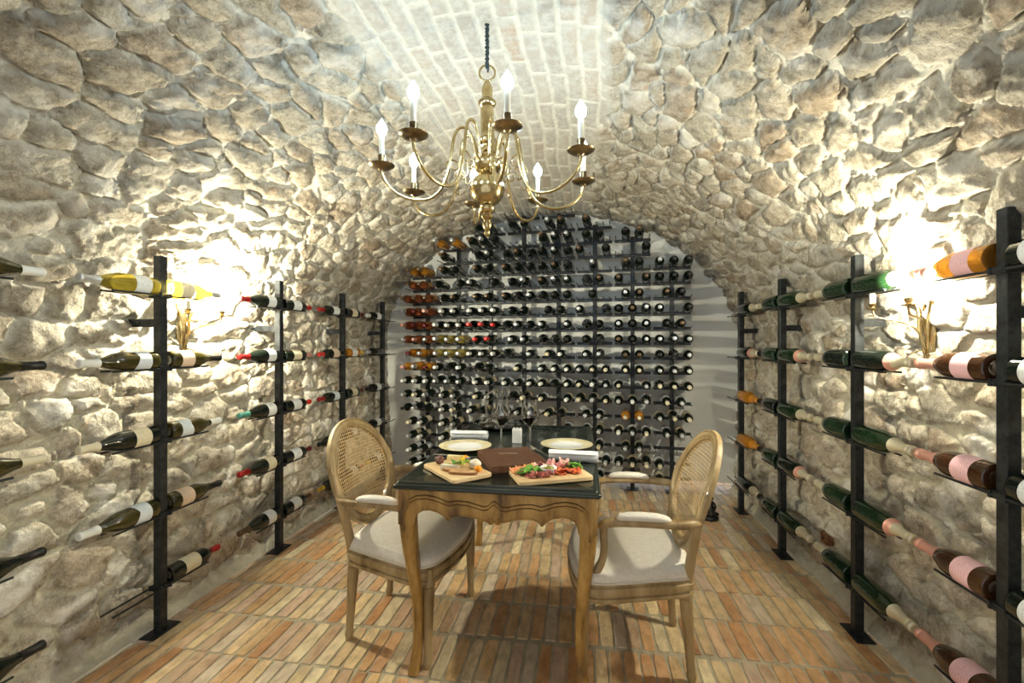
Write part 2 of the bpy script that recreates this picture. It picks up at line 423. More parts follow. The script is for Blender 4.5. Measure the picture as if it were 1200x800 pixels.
def stone_material(vault=False):
    m = bpy.data.materials.new('vault_rubble' if vault else 'wall_rubble'); nt, p = nodes(m); N = nt.nodes; L = nt.links
    at = N.new('ShaderNodeAttribute'); at.attribute_name = 'stone'
    sp = N.new('ShaderNodeSeparateColor'); L.new(at.outputs['Color'], sp.inputs[0])
    tc = N.new('ShaderNodeTexCoord')
    def nz(scale, detail=6, rough=.6):
        n = N.new('ShaderNodeTexNoise'); n.inputs['Scale'].default_value = scale; n.inputs['Detail'].default_value = detail; n.inputs['Roughness'].default_value = rough
        L.new(tc.outputs['Object'], n.inputs['Vector']); return n
    def ramp(inp, stops):
        cr = N.new('ShaderNodeValToRGB'); el = cr.color_ramp.elements
        el[0].position, el[0].color = stops[0][0], (*stops[0][1], 1)
        el[1].position, el[1].color = stops[-1][0], (*stops[-1][1], 1)
        for po, c in stops[1:-1]:
            x = el.new(po); x.color = (*c, 1)
        L.new(inp, cr.inputs[0]); return cr.outputs['Color']
    def mix(f, a, b, mode='MIX'):
        x = N.new('ShaderNodeMix'); x.data_type = 'RGBA'; x.blend_type = mode
        if isinstance(f, float): x.inputs[0].default_value = f
        else: L.new(f, x.inputs[0])
        for s_, i in ((a, 6), (b, 7)):
            if isinstance(s_, tuple): x.inputs[i].default_value = (*s_, 1)
            else: L.new(s_, x.inputs[i])
        return x.outputs[2]
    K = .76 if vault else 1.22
    base = ramp(sp.outputs['Red'], [(0, (.50, .47, .41)), (.25, (.62, .58, .50)), (.5, (.56, .50, .42)), (.72, (.68, .65, .58)), (.9, (.50, .41, .32)), (1, (.58, .56, .52))])
    n1 = nz(16, 8, .7); blot = ramp(n1.outputs['Fac'], [(.34, (.40, .36, .30)), (.47, (.88, .86, .82)), (.62, (1.15, 1.13, 1.08))])
    stone = mix(.85, base, blot, 'MULTIPLY')
    n7 = nz(24, 7, .72); sb = N.new('ShaderNodeMath'); sb.operation = 'SUBTRACT'; sb.inputs[1].default_value = .5; L.new(n7.outputs['Fac'], sb.inputs[0])
    ab = N.new('ShaderNodeMath'); ab.operation = 'ABSOLUTE'; L.new(sb.outputs[0], ab.inputs[0])
    crk = ramp(ab.outputs[0], [(.0, (.45, .41, .35)), (.018, (.86, .84, .80)), (.07, (1, 1, 1))])
    stone = mix(.8, stone, crk, 'MULTIPLY')
    n2 = nz(5, 6, .6); white = ramp(n2.outputs['Fac'], [(.52, (0, 0, 0)), (.68, (1, 1, 1))])
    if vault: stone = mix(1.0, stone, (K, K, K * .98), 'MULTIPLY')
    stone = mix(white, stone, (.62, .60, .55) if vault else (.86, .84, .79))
    # rusty or dark patches
    n5 = nz(9, 6, .7); ru = ramp(n5.outputs['Fac'], [(.60, (0, 0, 0)), (.70, (1, 1, 1))])
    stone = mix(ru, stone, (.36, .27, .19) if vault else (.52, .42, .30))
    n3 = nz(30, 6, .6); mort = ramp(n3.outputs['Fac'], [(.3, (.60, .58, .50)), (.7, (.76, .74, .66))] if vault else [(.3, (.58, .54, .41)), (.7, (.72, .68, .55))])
    c = mix(sp.outputs['Green'], mort, stone)
    brick = ramp(at.outputs['Alpha'], [(0, (.50, .46, .40)), (.4, (.42, .385, .34)), (.7, (.50, .45, .38)), (.95, (.46, .39, .32)), (1, (.52, .34, .22))])
    n4 = nz(22, 6, .7); lime = ramp(n4.outputs['Fac'], [(.42, (0, 0, 0)), (.62, (1, 1, 1))])
    brick = mix(lime, brick, (.56, .55, .50))
    c = mix(sp.outputs['Blue'], c, brick)
    L.new(c, p.inputs['Base Color'])
    p.inputs['Roughness'].default_value = .82
    p.inputs['Specular IOR Level'].default_value = .3
    nb = nz(45, 8, .65); b = N.new('ShaderNodeBump'); b.inputs['Strength'].default_value = 1.0; b.inputs['Distance'].default_value = .012
    L.new(nb.outputs['Fac'], b.inputs['Height'])
    nb2 = nz(120, 6, .7); b2 = N.new('ShaderNodeBump'); b2.inputs['Strength'].default_value = .7; b2.inputs['Distance'].default_value = .004
    L.new(nb2.outputs['Fac'], b2.inputs['Height']); L.new(b.outputs['Normal'], b2.inputs['Normal'])
    L.new(b2.outputs['Normal'], p.inputs['Normal'])
    return m
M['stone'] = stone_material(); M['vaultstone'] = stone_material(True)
M['plaster'] = noisy(mat('white_plaster', (.72, .72, .68), .75), (.78, .79, .76), (.86, .87, .85), 3, bump=.3, bscale=14)
stone_shell()

# end wall of plaster cut to the vault outline
P_ = profile()
b = MB()
out = [(x + (.05 if x > CX else -.05) * 1.0, z + (.05 if z > Z0 else 0)) for x, z in P_[::6]]
b.add([(x, yback(x), z) for x, z in out] + [(x, yback(x) + .1, z) for x, z in out],
      [tuple(range(len(out))), tuple(range(2 * len(out) - 1, len(out) - 1, -1))] + [(i, i + 1, i + 1 + len(out), i + len(out)) for i in range(len(out) - 1)])
tag(b.obj('wall_back', M['plaster'], smooth=0), kind='structure')

# floor of bricks on edge
def floor():
    m = bpy.data.materials.new('old_floor_brick'); nt, p = nodes(m); N = nt.nodes; L = nt.links
    at = N.new('ShaderNodeAttribute'); at.attribute_name = 'brick'
    tc = N.new('ShaderNodeTexCoord')
    mp = N.new('ShaderNodeMapping'); mp.inputs['Scale'].default_value = (1, .45, 1); L.new(tc.outputs['Object'], mp.inputs['Vector'])
    def nz(sc, d=8, r=.65):
        n = N.new('ShaderNodeTexNoise'); n.inputs['Scale'].default_value = sc; n.inputs['Detail'].default_value = d; n.inputs['Roughness'].default_value = r
        L.new(mp.outputs['Vector'], n.inputs['Vector']); return n
    def ramp(i, s):
        cr = N.new('ShaderNodeValToRGB'); e = cr.color_ramp.elements
        e[0].position, e[0].color = s[0][0], (*s[0][1], 1); e[1].position, e[1].color = s[1][0], (*s[1][1], 1)
        L.new(i, cr.inputs[0]); return cr.outputs['Color']
    def mix(f, a, b_, mode='MIX'):
        x = N.new('ShaderNodeMix'); x.data_type = 'RGBA'; x.blend_type = mode
        if isinstance(f, float): x.inputs[0].default_value = f
        else: L.new(f, x.inputs[0])
        L.new(a, x.inputs[6])
        if isinstance(b_, tuple): x.inputs[7].default_value = (*b_, 1)
        else: L.new(b_, x.inputs[7])
        return x.outputs[2]
    mot = ramp(nz(26).outputs['Fac'], [(.30, (.62, .55, .48)), (.60, (1.18, 1.16, 1.12))])
    c = mix(.9, at.outputs['Color'], mot, 'MULTIPLY')
    smear = ramp(nz(11).outputs['Fac'], [(.54, (0, 0, 0)), (.72, (.75, .75, .75))])
    c = mix(smear, c, (.58, .50, .37))
    L.new(c, p.inputs['Base Color']); p.inputs['Roughness'].default_value = .36
    nb = nz(55); bu = N.new('ShaderNodeBump'); bu.inputs['Strength'].default_value = .5; bu.inputs['Distance'].default_value = .003
    L.new(nb.outputs['Fac'], bu.inputs['Height']); L.new(bu.outputs['Normal'], p.inputs['Normal'])
    vs, fs, cols = [], [], []
    rnd = random.Random(4)
    pal = [(.60, .38, .20), (.62, .44, .24), (.70, .56, .34), (.52, .29, .14), (.56, .40, .27), (.74, .64, .44), (.56, .42, .33), (.64, .49, .30), (.55, .34, .19), (.62, .53, .42)]
    grout = (.43, .40, .31)
    b0 = len(vs)
    vs += [(-2.1, -1.25, -.005), (1.45, -1.25, -.005), (1.45, 4.7, -.005), (-2.1, 4.7, -.005)]
    fs.append((0, 1, 2, 3)); cols += [grout] * 4
    y = .1; k = 0
    while y < 4.62:
        ln = .262
        x = -2.02 - rnd.random() * .06
        drift = 0.0
        while x < 1.40:
            w = .060 + rnd.uniform(-.006, .007)
            g = .0035 + rnd.random() * .0025
            x0, x1 = x + g, x + w - g
            ya, yb = y + .005 + rnd.uniform(-.004, .006) + .012 * math.sin(x * 1.3 + k), y + ln - .005 + rnd.uniform(-.006, .004) + .012 * math.sin(x * 1.3 + k)
            zt = rnd.uniform(-.0012, .0012)
            c = pal[int(rnd.random() ** 1.1 * len(pal)) % len(pal)]
            f = rnd.uniform(.85, 1.15); c = tuple(v * f for v in c)
            n = 5
            L_, R_ = [], []
            for i in range(n + 1):
                t = i / n; yy = ya + (yb - ya) * t
                ins = .004 if i in (0, n) else 0
                L_.append((x0 + ins + rnd.uniform(-.0018, .0018), yy)); R_.append((x1 - ins + rnd.uniform(-.0018, .0018), yy))
            loop = L_ + R_[::-1]
            cxm, cym = (x0 + x1) / 2, (ya + yb) / 2
            base = len(vs); m_ = len(loop)
            for (a, d) in loop: vs.append((a, d, -.006))
            for (a, d) in loop: vs.append((a, d, zt - .0018))
            for (a, d) in loop: vs.append((a + (cxm - a) * .10, d + (cym - d) * .025, zt))
            for i in range(m_):
                j = (i + 1) % m_
                fs.append((base + i, base + j, base + m_ + j, base + m_ + i)[::-1])
                fs.append((base + m_ + i, base + m_ + j, base + 2 * m_ + j, base + 2 * m_ + i)[::-1])
            fs.append(tuple(base + 2 * m_ + i for i in range(m_))[::-1])
            cols += [c] * (3 * m_)
            x += w
        y += ln + .006; k += 1
    me = bpy.data.meshes.new('floor'); me.from_pydata(vs, [], fs)
    ca = me.color_attributes.new('brick', 'FLOAT_COLOR', 'POINT')
    ca.data.foreach_set('color', np.array([(*c, 1) for c in cols], np.float32).reshape(-1))
    bm = bmesh.new(); bm.from_mesh(me); bmesh.ops.recalc_face_normals(bm, faces=bm.faces)
    for f_ in bm.faces:
        if f_.calc_center_median().z > -.004 and f_.normal.z < 0: f_.normal_flip()
    bm.to_mesh(me); bm.free()
    me.materials.append(m)
    tag(link('floor', me), kind='structure')
floor()

# ------------------------------------------------------------------ bottles
PROF = {
 'bordeaux': [(.012, 0), (.002, .022), (0, .031), (.003, .0365), (.01, .0378), (.19, .0378), (.204, .0362), (.216, .0315), (.226, .0245), (.236, .018), (.246, .0148), (.284, .0140), (.286, .0155), (.297, .0155), (.300, .0135), (.300, 0)],
 'burgundy': [(.012, 0), (.002, .022), (0, .034), (.004, .040), (.012, .0415), (.145, .0415), (.162, .0400), (.18, .0355), (.20, .0290), (.218, .0225), (.235, .0178), (.255, .0152), (.295, .0142), (.297, .0160), (.307, .0160), (.31, .0138), (.31, 0)],
 'champagne': [(.015, 0), (.003, .024), (0, .036), (.004, .0435), (.012, .0450), (.15, .0450), (.172, .0430), (.195, .0360), (.218, .0270), (.24, .0205), (.262, .0170), (.282, .0160), (.288, .0180), (.297, .0180), (.300, .0162), (.304, .0190), (.316, .0190), (.32, .014), (.32, 0)],
}
def prof_r(kind, z):
    P = PROF[kind][3:]
    for (a, ra), (c, rc) in zip(P, P[1:]):
        if a <= z <= c: return ra + (rc - ra) * (z - a) / max(c - a, 1e-6)
    return P[-1][1]
_bm = {}
def glass_mesh(kind, g):
    k = ('g', kind, g)
    if k not in _bm:
        _bm[k] = MB().lathe(PROF[kind], 28).mesh('glass_body', G[g], 50)
    return _bm[k]
def foil_mesh(kind, f):
    k = ('f', kind, f)
    if k not in _bm:
        z0 = {'bordeaux': .242, 'burgundy': .238, 'champagne': .212}[kind]
        pr = [(z0, prof_r(kind, z0) - .001), (z0, prof_r(kind, z0) + .0008)] + [(z, r + .0008) for z, r in PROF[kind] if z > z0 + .003 and r > 0]
        e = PROF[kind][-1][0]
        pr += [(e + .0008, .012), (e + .0008, 0)]
        _bm[k] = MB().lathe(pr, 24).mesh('foil_capsule', F[f], 50)
    return _bm[k]
def label_mesh(kind, l, z0, z1, half=95, scallop=0.):
    k = ('l', kind, l, z0, z1, half, scallop)
    if k not in _bm:
        n = 24; vs = []; fs = []; uvs = []
        r = prof_r(kind, (z0 + z1) / 2) + .0007
        for j in range(n + 1):
            a = math.radians(-half + 2 * half * j / n)
            top = z1 - scallop * abs(math.cos(math.radians(90) * (2 * j / n - 1) * 1.0)) * .0 - (scallop * (1 - abs(math.cos(PI * j / n * 1.0))) if scallop else 0)
            for zz, v in ((z0, 0), (top, 1)):
                vs.append((r * math.cos(a), r * math.sin(a), zz)); uvs.append((j / n, v))
        for j in range(n): fs.append((2 * j, 2 * j + 2, 2 * j + 3, 2 * j + 1))
        me = bpy.data.meshes.new('paper_label'); me.from_pydata(vs, [], fs)
        uv = me.uv_layers.new(name='UVMap')
        for lp in me.loops: uv.data[lp.index].uv = uvs[lp.vertex_index]
        me.polygons.foreach_set('use_smooth', [True] * len(fs))
        me.materials.append(LB[l]); _bm[k] = me
    return _bm[k]

def place(o, pos, axis, face):
    Z = Vector(axis).normalized(); X = Vector(face); X = (X - Z * X.dot(Z)).normalized(); Y = Z.cross(X)
    R = Matrix((X, Y, Z)).transposed().to_4x4()
    o.matrix_world = Matrix.Translation(pos) @ R

def bottle(pos, axis, face, kind, g, f, l=None, text='', group='', collar=None, cat='bottle', name='wine_bottle', extra=None):
    o = bpy.data.objects.new(name, None); o.empty_display_size = .03; C.objects.link(o)
    place(o, pos, axis, face)
    tag(o, text, cat, group)
    link('glass_body', glass_mesh(kind, g), o)
    if f: link('foil_capsule', foil_mesh(kind, f), o)
    if l:
        z0, z1 = {'bordeaux': (.07, .155), 'burgundy': (.045, .115), 'champagne': (.05, .12)}[kind]
        link('paper_label', label_mesh(kind, l, z0, z1, 95, .018 if l == 'blue' else 0), o)
    if collar:
        link('neck_label', label_mesh(kind, collar, .19 if kind != 'burgundy' else .185, .212 if kind != 'burgundy' else .198, 100), o) if False else None
    if extra: extra(o)
    return o

# ------------------------------------------------------------------ side racks
LZ = [1.548, 1.221, .894, .567, .240]           # bottle axis heights
def side_rack(x, y, side, text, armw, group, levels=(1, 1, 1, 1, 1)):
    t = empty('bottle_rack', (x, y, 0), 0, text, 'wine rack', group)
    h = .0185
    MB().box((0, 0, .846), (2 * h, 2 * h, 1.684), bev=.002).obj('post', M['iron'], t, 30)
    MB().box((0, 0, .003), (.075, .14, .006), bev=.001).obj('base_plate', M['iron'], t, 30)
    d = -1 if side == 'left' else 1
    b = MB(); b.box((d * (h + armw / 2), 0, 1.388), (armw, .006, .036), bev=.001)
    b.box((d * (h + armw - .004), 0, 1.388), (.008, .05, .06), bev=.002)
    b.lathe([(0, 0), (.002, .008), (.006, .007), (.008, 0)], 10, Matrix.Translation((d * (h + armw * .55), -.003, 1.388)) @ Matrix.Rotation(PI / 2, 4, 'X'))
    b.obj('wall_bracket', M['iron'], t, 30)
    for i, z in enumerate(LZ):
        b = MB(); zr = z - .0385
        for s in (-1, 1):
            b.sweep([(s * .028, -.235, zr), (s * .028, .235, zr)], .0042, n=8)
        for s in (-1, 1):
            b.box((0, s * .0235, zr), (.068, .010, .022), bev=.002)
            b.box((s * .0235, 0, zr), (.010, .040, .022), bev=.002)
        b.obj('cradle', M['iron'], t, 30)
    return t

LX = -1.872; RX = 1.222
LPOST = [1.0, 1.793, 2.609, 3.378, 4.12]
RPOST = [1.51, 2.235, 3.0, 3.72]
ordn = ['first', 'second', 'third', 'fourth', 'fifth']
lvl = ['top', 'second', 'third', 'fourth', 'lowest']
lp_name = ['first post of left wall, mostly outside frame', 'second post of left wall, nearest whole one', 'third post of left wall', 'fourth post of left wall', 'farthest post of left wall']
for i, y in enumerate(LPOST):
    side_rack(LX, y, 'left', 'black iron bottle rack standing by the left stone wall, ' + ['nearest and cut off', 'second counting from the viewer', 'third counting from the viewer', 'half hidden behind left chair', 'farthest from viewer'][i], .165, 'iron rack posts along the side walls')
for i, y in enumerate(RPOST):
    side_rack(RX, y, 'right', 'black iron bottle rack standing by the right stone wall, ' + ['nearest, at picture edge', 'second counting from the viewer', 'third counting from the viewer', 'farthest, with two amber bottles'][i], .145, 'iron rack posts along the side walls')

# kind, glass, foil, label   (near side first, then far side)
B, U, H_ = 'burgundy', 'bordeaux', 'champagne'
LEFT = {
 0: [(None, (B, 'olive', 'white', 'white')), (None, (B, 'olive', 'black', 'white')), (None, (B, 'olive', 'cream', 'cream')), (None, (B, 'black', 'black', 'white')), (None, (B, 'black', 'black', 'cream'))],
 1: [((B, 'yellow', 'silver', 'white'), (B, 'yellow', 'silver', 'cream')), ((B, 'olive', 'white', 'blue'), (B, 'olive', 'black', 'peach')),
     ((B, 'black', 'cream', 'cream'), (B, 'olive', 'white', 'blue')), ((B, 'olive', 'white', 'blue'), (B, 'olive', 'black', 'peach')), (None, (U, 'black', 'red', 'cream'))],
 2: [((B, 'black', 'red', 'white'), (U, 'black', 'red', 'white')), ((B, 'black', 'red', 'white'), (U, 'black', 'pink', 'cream')),
     ((B, 'black', 'teal', 'white'), (U, 'black', 'scarlet', 'white')), ((B, 'black', 'red', 'cream'), (U, 'black', 'darkred', 'white')), ((B, 'black', 'brown', 'white'), (U, 'black', 'brown', 'white'))],
 3: [((U, 'black', 'red', 'white'), (U, 'black', 'darkred', 'cream')), ((U, 'black', 'scarlet', 'peach'), (U, 'amber', 'yellow', 'white')),
     ((U, 'black', 'red', 'blue'), (U, 'black', 'darkred', 'cream')), ((U, 'black', 'black', 'white'), (U, 'black', 'red', 'white')), ((U, 'black', 'yellow', 'white'), (U, 'black', 'red', 'white'))],
 4: [((U, 'black', 'white', 'white'), None), ((U, 'black', 'silver', None), None), ((U, 'black', 'black', 'white'), None), ((U, 'black', 'black', 'white'), None), ((U, 'black', 'yellow', 'white'), None)],
}
RIGHT = {
 0: [((B, 'black', 'white', 'white'), (H_, 'orange', 'pink', 'pink')), ((B, 'black', 'white', 'white'), (H_, 'rosedark', 'pink', 'pink')), ((B, 'black', 'white', 'white'), (H_, 'rosedark', 'pink', 'pink')),
     ((B, 'black', 'white', 'white'), (H_, 'rosedark', 'pink', 'pink')), ((B, 'black', 'white', 'white'), (H_, 'rosedark', 'pink', 'pink'))],
 1: [((H_, 'green', 'pink', None), (H_, 'green', 'palegold', None)), ((H_, 'black', 'palegold', None), (H_, 'black', 'palegold', None)), ((H_, 'green', 'palegold', None), (H_, 'green', 'palegold', None)),
     ((H_, 'green', 'palegold', None), (H_, 'green', 'palegold', None)), ((H_, 'green', 'palegold', None), (H_, 'green', 'palegold', None))],
 2: [((H_, 'green', 'palegold', None), (H_, 'green', 'palegold', None)), ((H_, 'green', 'palegold', None), (H_, 'green', 'black', None)), ((H_, 'green', 'palegold', None), (H_, 'black', 'black', None)),
     ((H_, 'black', 'palegold', None), (H_, 'green', 'black', None)), ((H_, 'green', 'palegold', None), (H_, 'green', 'black', None))],
 3: [((H_, 'black', 'palegold', None), None), ((H_, 'black', 'palegold', None), None), ((H_, 'amber', 'orange', None), None), ((H_, 'amber', 'orange', None), None), ((H_, 'black', 'palegold', None), None)],
}
gname = {'black': 'dark', 'green': 'green', 'olive': 'olive-green', 'yellow': 'bright yellow', 'amber': 'amber', 'rose': 'orange rosé', 'orange': 'backlit orange rosé', 'rosedark': 'dark rosé', 'straw': 'straw-coloured'}
fname = {'palegold': 'pale gold', 'darkred': 'dark red', 'scarlet': 'bright red'}
lpos = ['post beyond frame edge', 'second post from viewer', 'third post from viewer', 'fourth post from viewer', 'farthest post']
rpos = ['nearest post', 'second post from viewer', 'third post from viewer', 'farthest post']
for tab, posts, x, wall, pos in ((LEFT, LPOST, LX, 'left', lpos), (RIGHT, RPOST, RX, 'right', rpos)):
    for i, rows in tab.items():
        for k, pair in enumerate(rows):
            for d, spec in zip((-1, 1), pair):
                if not spec: continue
                kind, g, f, l = spec
                rr = {'bordeaux': .0378, 'burgundy': .0415, 'champagne': .045}[kind]
                z = LZ[k] - .0385 + math.sqrt((rr + .0047) ** 2 - .028 ** 2)
                txt = f"{gname[g]} bottle, {fname.get(f, f)} foil, {'near' if d < 0 else 'far'} side of {wall} wall's {pos[i]}, {lvl[k]} level"
                fx = 1 if wall == 'left' else -1
                ex = None
                if f == 'palegold' and wall == 'right' and k in (1, 3) and d < 0:
                    def ex(o, k_=kind): link('neck_label', label_mesh(k_, 'pink', .200, .2115, 179), o)
                bo = bottle((x, posts[i] + d * .031, z), (0, d, 0), (fx, 0, .55), kind, g, f, l, txt, f'bottles lying in the {wall} wall racks', extra=None,
                       name='champagne_bottle' if kind == 'champagne' else 'wine_bottle')
                if ex:
                    pass
# pink collars on some right hand champagne foils are separate bands of the capsule
def collar_mesh():
    k = 'collar'
    if k not in _bm:
        _bm[k] = MB().lathe([(.200, .0352), (.200, .0366), (.224, .0262), (.224, .0250)], 24).mesh('foil_collar', F['pink'], 50)
    return _bm[k]
for o in [o for o in C.objects if o.name.startswith('champagne_bottle') and o.get('label') and 'near side of right' in o['label'] and 'pale gold' in o['label'] and ('second level' in o['label'] or 'fourth level' in o['label'])]:
    link('foil_collar', collar_mesh(), o)

# ------------------------------------------------------------------ back rack
BU = Vector((1, YBS, 0)).normalized(); BN = Vector((YBS, -1, 0)).normalized()
ROWZ = [.135 + .1293 * k for k in range(19)]
T_, D_ = (-2, 0, 2), (-1, 1)
OCC = {  # row: per post slots
 18: [None, None, None, (), (), None, None, None],
 17: [None, None, D_, D_, D_, (-1,), None, None],
 16: [None, (-2, 1), T_, (), T_, D_, D_, None],
 15: [None, (-1,), D_, T_, T_, (-2, 2), (2,), None],
 14: [D_, D_, D_, T_, T_, (0,), D_, T_],
 13: [D_, (-2, 2), (-2, 2), D_, T_, D_, (-2, 2), T_],
 12: [T_, D_, D_, T_, T_, (0,), D_, D_],
 11: [T_, D_, T_, D_, D_, (-2, 2), T_, (-2, 2)],
 10: [T_, T_, T_, T_, (-2, 2), D_, T_, D_],
 9: [T_, T_, D_, D_, T_, D_, T_, T_],
 8: [D_, T_, T_, (-2, 2), D_, D_, D_, T_],
 7: [T_, T_, D_, (0,), T_, T_, D_, T_],
 6: [T_, T_, D_, T_, T_, T_, (-2, 2), T_],
 5: [T_, D_, D_, D_, (-2, 2), T_, T_, D_],
 4: [T_, D_, T_, T_, D_, D_, D_, T_],
 3: [D_, D_, D_, (0,), (2,), D_, T_, D_],
 2: [D_, D_, (-1,), (), (), (1,), D_, ()],
 1: [D_, D_, (), (), (), (2,), T_, (-2,)],
 0: [D_, D_, (), (), (), (1,), D_, (-2,)],
}
def back_spec(k, i, p):
    r = random.Random(k * 97 + i * 13 + p)
    kind = 'bordeaux' if r.random() < .8 else 'burgundy'
    g, f, l = 'black', r.choice(['black', 'black', 'brown', 'silver']), None  # some silver caps stand in for highlight dots on dark foils
    if i == 0 and 7 <= k <= 14:
        g = 'rose' if k > 8 else 'amber'; f = 'brown' if k > 11 else r.choice(['darkred', 'silver', 'pink']); l = 'orange' if k > 11 else ('peach' if r.random() < .5 else None)
        if k == 14: g = 'amber'
    elif i == 1 and k == 16: g, f = 'amber', 'silver'
    elif i == 1 and k in (8, 9): g, f, l = 'straw', 'silver', None
    elif i == 2 and k in (9, 10): f = 'scarlet'
    elif k in (10, 11, 8) and i in (1, 2): f = 'white'
    elif k == 4 and i == 6: g, f = 'amber', 'palegold'
    elif k < 9 and i < 5: f = r.choice(['white', 'white', 'silver', 'cream', 'black'])
    elif k < 8: f = r.choice(['white', 'silver', 'silver', 'cream', 'palegold'])
    if l is None and k <= 7 and g == 'black': l = r.choice(['white', 'kraft', 'cream', 'white'])
    if l is None and k > 7 and g == 'black' and r.random() < .35: l = r.choice(['white', 'cream'])
    return kind, g, f, l
slotn = {-2: 'left slot', -1: 'left-of-middle slot', 0: 'middle slot', 1: 'right-of-middle slot', 2: 'right slot'}
postn = ['leftmost', 'second', 'third', 'fourth', 'fifth', 'sixth', 'seventh', 'rightmost']
PX = [-1.489 + .327 * i for i in range(8)]
RODL = .175
for i, X in enumerate(PX):
    ks = [k for k in OCC if OCC[k][i] is not None]
    kt = max(ks)
    base = Vector((X, yback(X), 0)) + BN * .13
    rot = math.atan2(BU.y, BU.x)
    t = empty('bottle_rack', base, rot, f"black iron bottle rack against the plaster end wall, {postn[i]} of its eight posts" , 'wine rack', 'iron racks on the end wall')
    zt = ROWZ[kt] + .03
    MB().box((0, 0, zt / 2), (.036, .036, zt), bev=.002).obj('post', M['iron'], t, 30)
    MB().box((0, 0, .003), (.10, .09, .006)).obj('base_plate', M['iron'], t, 30)
    for zz in (.5, min(1.7, zt - .2)):
        MB().box((0, .0725, zz), (.03, .111, .006)).obj('wall_bracket', M['iron'], t, 30)
    for k in ks:
        z = ROWZ[k] - .006
        b = MB(); b.box((0, -.024, z), (.305, .012, .026), bev=.002)
        for j in range(6):
            u = (-2.5 + j) * .056
            b.sweep([(u, -.028, z + .006), (u, -.028 - RODL + .006, z + .006), (u, -.028 - RODL, z + .012)], .0036, n=6)
        b.obj('tray', M['iron'], t, 30)
        zr = ROWZ[k]
        for p in OCC[k][i]:
            kind, g, f, l = back_spec(k, i, p)
            rr = {'bordeaux': .0378, 'burgundy': .0415}[kind]
            if kind == 'burgundy' and p in (-2, 0, 2) and OCC[k][i] == T_: rr = .0415
            u = p * .056
            pos = base + BU * u + BN * .034 + Vector((0, 0, zr + math.sqrt((rr + .0038) ** 2 - .028 ** 2)))
            lrow = ['bottom row', 'second row up', 'third row up', 'fourth row up', 'fifth row up', 'sixth row up', 'seventh row up', 'eighth row up', 'ninth row up', 'tenth row up',
                    'eleventh row up', 'twelfth row up', 'thirteenth row up', 'fourteenth row up', 'fifteenth row up', 'sixteenth row up', 'seventeenth row up', 'eighteenth row up'][k]
            txt = f"{gname[g].replace('rosé', 'rosé').replace('olive-green','olive')} bottle, end wall, {postn[i]} post, {lrow}, {slotn[p]}"
            o = bottle(pos, BN, (0, 0, 1), kind, g, f, l, txt, 'bottles lying in the end wall racks')

# ------------------------------------------------------------------ table
TX0, TX1, TY0, TY1 = -.71, .075, 1.645, 2.93
tcx, tcy = (TX0 + TX1) / 2, (TY0 + TY1) / 2
tb = empty('dining_table', (tcx, tcy, 0), 0, 'carved golden-brown wooden dining table with a black leather top, between two chairs', 'table')
hw, hd = (TX1 - TX0) / 2, (TY1 - TY0) / 2
b = MB()
def rrect(w, d, r, n=4):
    out = []
    for cx_, cy_, a0 in ((w - r, -(d - r), -PI / 2), (w - r, d - r, 0), (-(w - r), d - r, PI / 2), (-(w - r), -(d - r), PI)):
        for j in range(n + 1):
            a = a0 + PI / 2 * j / n
            out.append((cx_ + r * math.cos(a), cy_ + r * math.sin(a)))
    return out
rings = []
for ins, z in ((.03, .737), (.010, .738), (.003, .741), (0, .746), (0, .751), (.003, .757), (.008, .760), (.011, .761), (.013, .766), (.017, .7695), (.030, .7695), (.034, .7675), (.30, .7675)):
    rings.append([(x, y, z) for x, y in rrect(hw - ins, hd - ins, max(.004, .012 - ins * .2))])
b.loft(rings)
b.obj('tabletop', M['top'], tb, 40)
